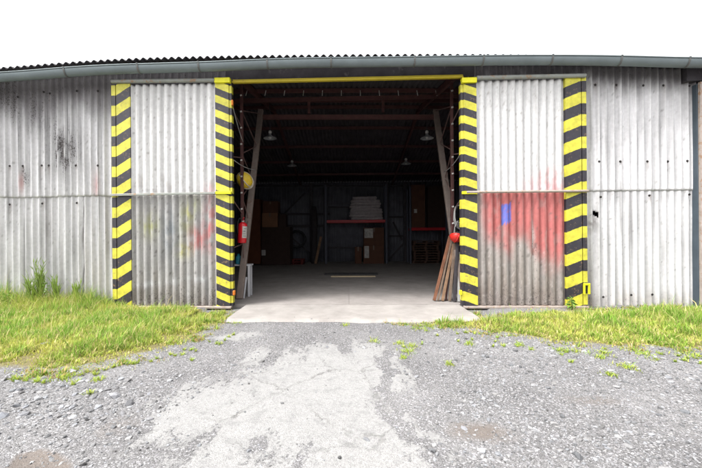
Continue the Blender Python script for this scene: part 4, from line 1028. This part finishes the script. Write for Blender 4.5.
# coil of cable
def coil():
    c = P(459, 214, .6); t = None; bm = bmesh.new()
    for k in range(5):
        r1, r2 = .085 + .012 * k, .20 + .018 * k; pts = []
        for i in range(29):
            a = 2 * math.pi * i / 28; pts.append(c + Vector((r1 * math.sin(a) + .01 * math.sin(3 * a + k), .012 * k - .02, r2 * math.cos(a) - r2)) + Vector((.012 * k - .02, 0, .2)))
        tube(bm, pts, .009, 6, False)
    pts = [c + Vector((-.02, 0, -.15)), c + Vector((-.1, -.01, -.3)), c + Vector((-.13, -.02, -.5)), c + Vector((-.09, -.02, -.66))]; tube(bm, pts, .009, 6)
    tag(recentre(obj('cable_coil', bm, M['cable'], smooth=True)), 'coil of pale grey cable hung on the right post', 'cable coil')
coil()
# loose wires from the door heads to the frames
for (a, ya, b, yb_, lab) in [((232, 103), -.1, (243, 142), .7, 'thin wire from the left door edge down to the left post'),
                             ((231, 158), -.1, (256, 170), 1.6, 'thin wire crossing from the left door to the left slanted strut'),
                             ((462, 152), -.1, (444, 172), 1.6, 'thin wire crossing from the right door to the right slanted strut')]:
    p, q = P(*a, ya), P(*b, yb_); pts = [p.lerp(q, s) - Vector((0, 0, .06 * math.sin(math.pi * s))) for s in np.linspace(0, 1, 7)]
    bm = bmesh.new(); tube(bm, pts, .008, 6); tag(recentre(obj('wire', bm, M['cable'], smooth=True)), lab, 'wire')

# boards lying on the floor
z = .022
p, q = G(331, 276.6, .03), G(375, 276, .03)
bm = bmesh.new(); box(bm, p.x, q.x, p.y - .10, p.y + .10, z, z + .03, .004); tag(recentre(obj('plank', bm, M['plank'])), 'pale plank lying flat on the barn floor', 'plank')
p, q = G(324.5, 274.3, .03), G(378, 274.3, .03)
bm = bmesh.new(); box(bm, p.x, q.x, p.y - .14, p.y + .08, z, z + .05, .004); tag(recentre(obj('bar', bm, M['black'])), 'long dark bar on the floor just behind the pale plank', 'bar')

# ------------------------------------------------------------------ storage along the back wall
def rect(px0, py0, px1, py1, Y):
    a, b = P(px0, py1, Y), P(px1, py0, Y); return a.x, b.x, max(.021, a.z), b.z
def rack(px0, px1, py_beam, py_top, Y, label):
    x0, x1, _, zt = rect(px0, py_top, px1, 262, Y); zb = P((px0 + px1) / 2, py_beam, Y).z
    t = thing('pallet_rack', label, 'rack', ((x0 + x1) / 2, Y, .02))
    for x in (x0, x1):
        for y in (Y, Y + .8):
            bm = bmesh.new(); box(bm, x - .05, x + .05, y - .04, y + .04, .02, zt, .004); obj('upright', bm, M['rackblue'], t)
    for y in (Y - .0, Y + .8):
        bm = bmesh.new(); box(bm, x0 + .052, x1 - .052, y - .03, y + .03, zb - .07, zb + .07, .004); obj('beam', bm, M['rackred'], t)
    bm = bmesh.new(); box(bm, x0 + .06, x1 - .06, Y + .04, Y + .76, zb + .02, zb + .065); obj('shelf', bm, M['pallet'], t)
    return x0, x1, zb + .071
YRK = 10.3
rx0, rx1, rzb = rack(326, 386, 221.3, 184, YRK, 'pallet rack with a red beam in the middle of the back wall')
rx2, rx3, rzb2 = rack(410.5, 446, 229, 186, YRK, 'pallet rack with a red beam at the right, brown panels on its shelf')
# stack of film-wrapped sacks on the middle rack
xa, xb = P(349.5, 200, YRK).x, P(384, 200, YRK).x; nL = 8; zt = P(365, 196.5, YRK).z; lh = (zt - rzb) / nL
t = thing('sack_stack', 'pile of pale film-wrapped sacks on the middle rack shelf', 'sacks', ((xa + xb) / 2, YRK + .4, rzb))
for i in range(nL):
    w = (xb - xa) * (1.0 - (.22 if i == nL - 1 else .09 if i == nL - 2 else .08 * random.random()) - .01 * i)
    bm = bmesh.new(); cx = (xa + xb) / 2 - .05 * i * .3 + random.uniform(-.03, .03)
    box(bm, cx - w / 2, cx + w / 2, YRK - .05, YRK + .72, rzb + i * lh + .002, rzb + (i + 1) * lh + .006, lh * .38)
    bmesh.ops.subdivide_edges(bm, edges=bm.edges[:], cuts=2, use_grid_fill=True)
    for v in bm.verts: v.co.z += .035 * nz(v.co.x * 3, v.co.y * 4, i); v.co.y += .05 * nz(v.co.x * 4, v.co.z * 8, i); v.co.x += .03 * nz(v.co.z * 9, v.co.y * 4, i)
    obj('sack', bm, M['film'], t, True)
def carton(px0, py0, px1, py1, Y, depth, m, label, tape=True, lab=None, zfix=None, group=None):
    x0, x1, z0, z1 = rect(px0, py0, px1, py1, Y)
    if zfix is not None: z0 = zfix
    t = thing('carton' if m != 'cabinet' else 'cabinet', label, 'box' if m != 'cabinet' else 'cabinet', ((x0 + x1) / 2, Y + depth / 2, z0), group)
    bm = bmesh.new(); box(bm, x0, x1, Y, Y + depth, z0, z1, .01); obj('body', bm, M[m], t)
    if tape:
        bm = bmesh.new(); cx = (x0 + x1) / 2; box(bm, cx - .03, cx + .03, Y - .004, Y + depth - .02, z1 - .25 * (z1 - z0), z1 + .003); obj('tape', bm, M['tape'] if m != 'carddark' else M['card'], t)
    if lab:
        a, b, c, d = rect(*lab, Y - .004); bm = bmesh.new(); box(bm, a, b, Y - .005, Y + .001, c, d); obj('paper_label', bm, M['paper'], t)
    return z1
Y0 = 10.25
z1 = carton(363.5, 245.5, 384, 264, Y0, .7, 'card', 'lower brown box with white film under the middle rack', True, (364.5, 246, 369, 258))
carton(364, 227.5, 384, 245.2, Y0, .7, 'card', 'upper brown box with torn white film under the middle rack', True, (364.5, 228.5, 373, 238), zfix=z1 + .002)
carton(355, 247, 361.5, 264, Y0 + .05, .3, 'card', 'small narrow brown box left of the stacked boxes under the middle rack')
# left group
Yl = 9.6
carton(246, 199, 260, 264, Yl, .8, 'cabinet', 'tall red-brown cabinet at the left of the back wall', False)
for k, x in enumerate((249.8, 256.5)):
    pass
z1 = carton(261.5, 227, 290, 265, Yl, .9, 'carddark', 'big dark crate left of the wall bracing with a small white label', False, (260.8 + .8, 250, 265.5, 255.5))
z2 = carton(262, 212.8, 277.5, 226.8, Yl + .02, .6, 'cardlight', 'light brown carton on top of the big dark crate', True, zfix=z1 + .002)
carton(262.5, 201, 278, 212.6, Yl + .03, .6, 'card', 'dark brown carton on top of the light carton', True, zfix=z2 + .002)
carton(278.4, 214, 286, 226.8, Yl + .03, .5, 'carddark', 'small dark box beside the light carton on the crate', False, zfix=z1 + .002)
# right group on the rack
carton(411.5, 184.5, 425, 228, YRK + .1, .25, 'card', 'upright brown panel box on the left of the right rack shelf', False, (414, 209, 417, 213), zfix=rzb2)
carton(428, 186, 445, 228, YRK + .1, .3, 'carddark', 'dark upright box on the right of the right rack shelf', False, zfix=rzb2)
def pallet(x0, x1, y0, y1, z0, m, label, group=None):
    t = thing('pallet', label, 'pallet', ((x0 + x1) / 2, (y0 + y1) / 2, z0), group)
    for k in range(3):
        x = x0 + .06 + (x1 - x0 - .12) * k / 2; bm = bmesh.new(); box(bm, x - .05, x + .05, y0, y1, z0 + .022, z0 + .10); obj('bearer', bm, m, t)
    for z in (z0, z0 + .102):
        for k in range(5):
            y = y0 + .05 + (y1 - y0 - .1) * k / 4; bm = bmesh.new(); box(bm, x0, x1, y - .045, y + .045, z, z + .02); obj('slat', bm, m, t)
    return z0 + .124
px_ = (P(412, 250, YRK - .1).x, P(441, 250, YRK - .1).x); z = .021
words_ = ['lowest', 'second from bottom', 'third from bottom', 'fourth from bottom', 'fifth from bottom', 'sixth from bottom', 'seventh from bottom', 'eighth from bottom', 'topmost']
for k in range(9):
    dx = random.uniform(-.05, .05); z = pallet(px_[0] + dx + .06, px_[1] + dx - .06, YRK - .02, YRK + .72, z, M['pallet'], f'wooden pallet under the right rack, {words_[k]} of its stack', 'pallets stacked under the right rack') + .002
z = .021
for k in range(2):
    z = pallet(P(283.5, 258, 9.9).x, P(303, 258, 9.9).x, 9.9, 10.7, z, M['palletred'], ('lower' if k == 0 else 'upper') + ' red pallet on the floor under the wall bracing', 'red pallets by the back wall') + .002
# a rolled tarpaulin, a dark round bin and a leaning plank
p = P(314.5, 262, 10.6); bm = bmesh.new(); zt = P(314, 206, 10.6).z; lathe(bm, [(0, .022), (.17, .022), (.19, .3), (.16, 1.4), (.18, 2.3), (.12, zt - .04), (0, zt)], (p.x, 10.6, 0), 16)
for v in bm.verts: v.co.x += .03 * nz(v.co.z * 2, v.co.y * 5)
tag(recentre(obj('tarpaulin_roll', bm, M['tarp'], smooth=True)), 'tall dark roll of sheeting standing left of the middle rack', 'roll')
p = P(297, 241, 10.95); bm = bmesh.new(); tube(bm, [(p.x + .42 * math.cos(a), 11.0, p.z + .1 + .42 * math.sin(a)) for a in np.linspace(0, 2 * math.pi, 25)], .07, 8, False)
tag(recentre(obj('hose_coil', bm, M['black'], smooth=True)), 'dark round coil hung on the wall bracing above the red pallets', 'coil')
p, q = P(315.5, 263.5, 10.0), P(321, 236.5, 10.25); p.z = .05
bm = bmesh.new(); beam(bm, p, q, .12, .04, up=Vector((0, -1, .2)), bev=.004); tag(recentre(obj('plank', bm, M['woodtan'])), 'short plank leaning left of the middle rack at the back', 'plank')

# ------------------------------------------------------------------ light, sky, view
SUN_EL, SUN_AZ = 60.0, 238.0                                # azimuth clockwise from +Y: from the left, in front of the barn
w = bpy.data.worlds.new('World'); sc.world = w; w.use_nodes = True
N = w.node_tree.nodes; L = w.node_tree.links; bg = N['Background']
sky = N.new('ShaderNodeTexSky'); sky.sky_type = 'NISHITA'; sky.sun_disc = False; sky.sun_elevation = R(SUN_EL); sky.sun_rotation = R(SUN_AZ); sky.dust_density = 5.0; sky.air_density = 1.0; sky.ozone_density = 1.0
hs = N.new('ShaderNodeHueSaturation'); hs.inputs['Saturation'].default_value = .05; hs.inputs['Value'].default_value = 1.15
L.new(sky.outputs[0], hs.inputs['Color']); L.new(hs.outputs[0], bg.inputs['Color']); bg.inputs['Strength'].default_value = .15
sd = bpy.data.lights.new('sun', 'SUN'); sd.energy = 1.1; sd.angle = R(11); sd.color = (1, .97, .93)
so = bpy.data.objects.new('sun', sd); COL.objects.link(so)
dirv = Vector((math.sin(R(SUN_AZ)) * math.cos(R(SUN_EL)), math.cos(R(SUN_AZ)) * math.cos(R(SUN_EL)), math.sin(R(SUN_EL))))
so.rotation_euler = dirv.to_track_quat('Z', 'Y').to_euler(); so.location = dirv * 40
sc.view_settings.view_transform = 'Standard'; sc.view_settings.look = 'None'; sc.view_settings.gamma = 1; sc.view_settings.use_curve_mapping = False
sc.view_settings.exposure = 1.5
sc.render.engine = 'CYCLES'
sc.cycles.max_bounces = 8; sc.cycles.diffuse_bounces = 5; sc.cycles.use_denoising = True
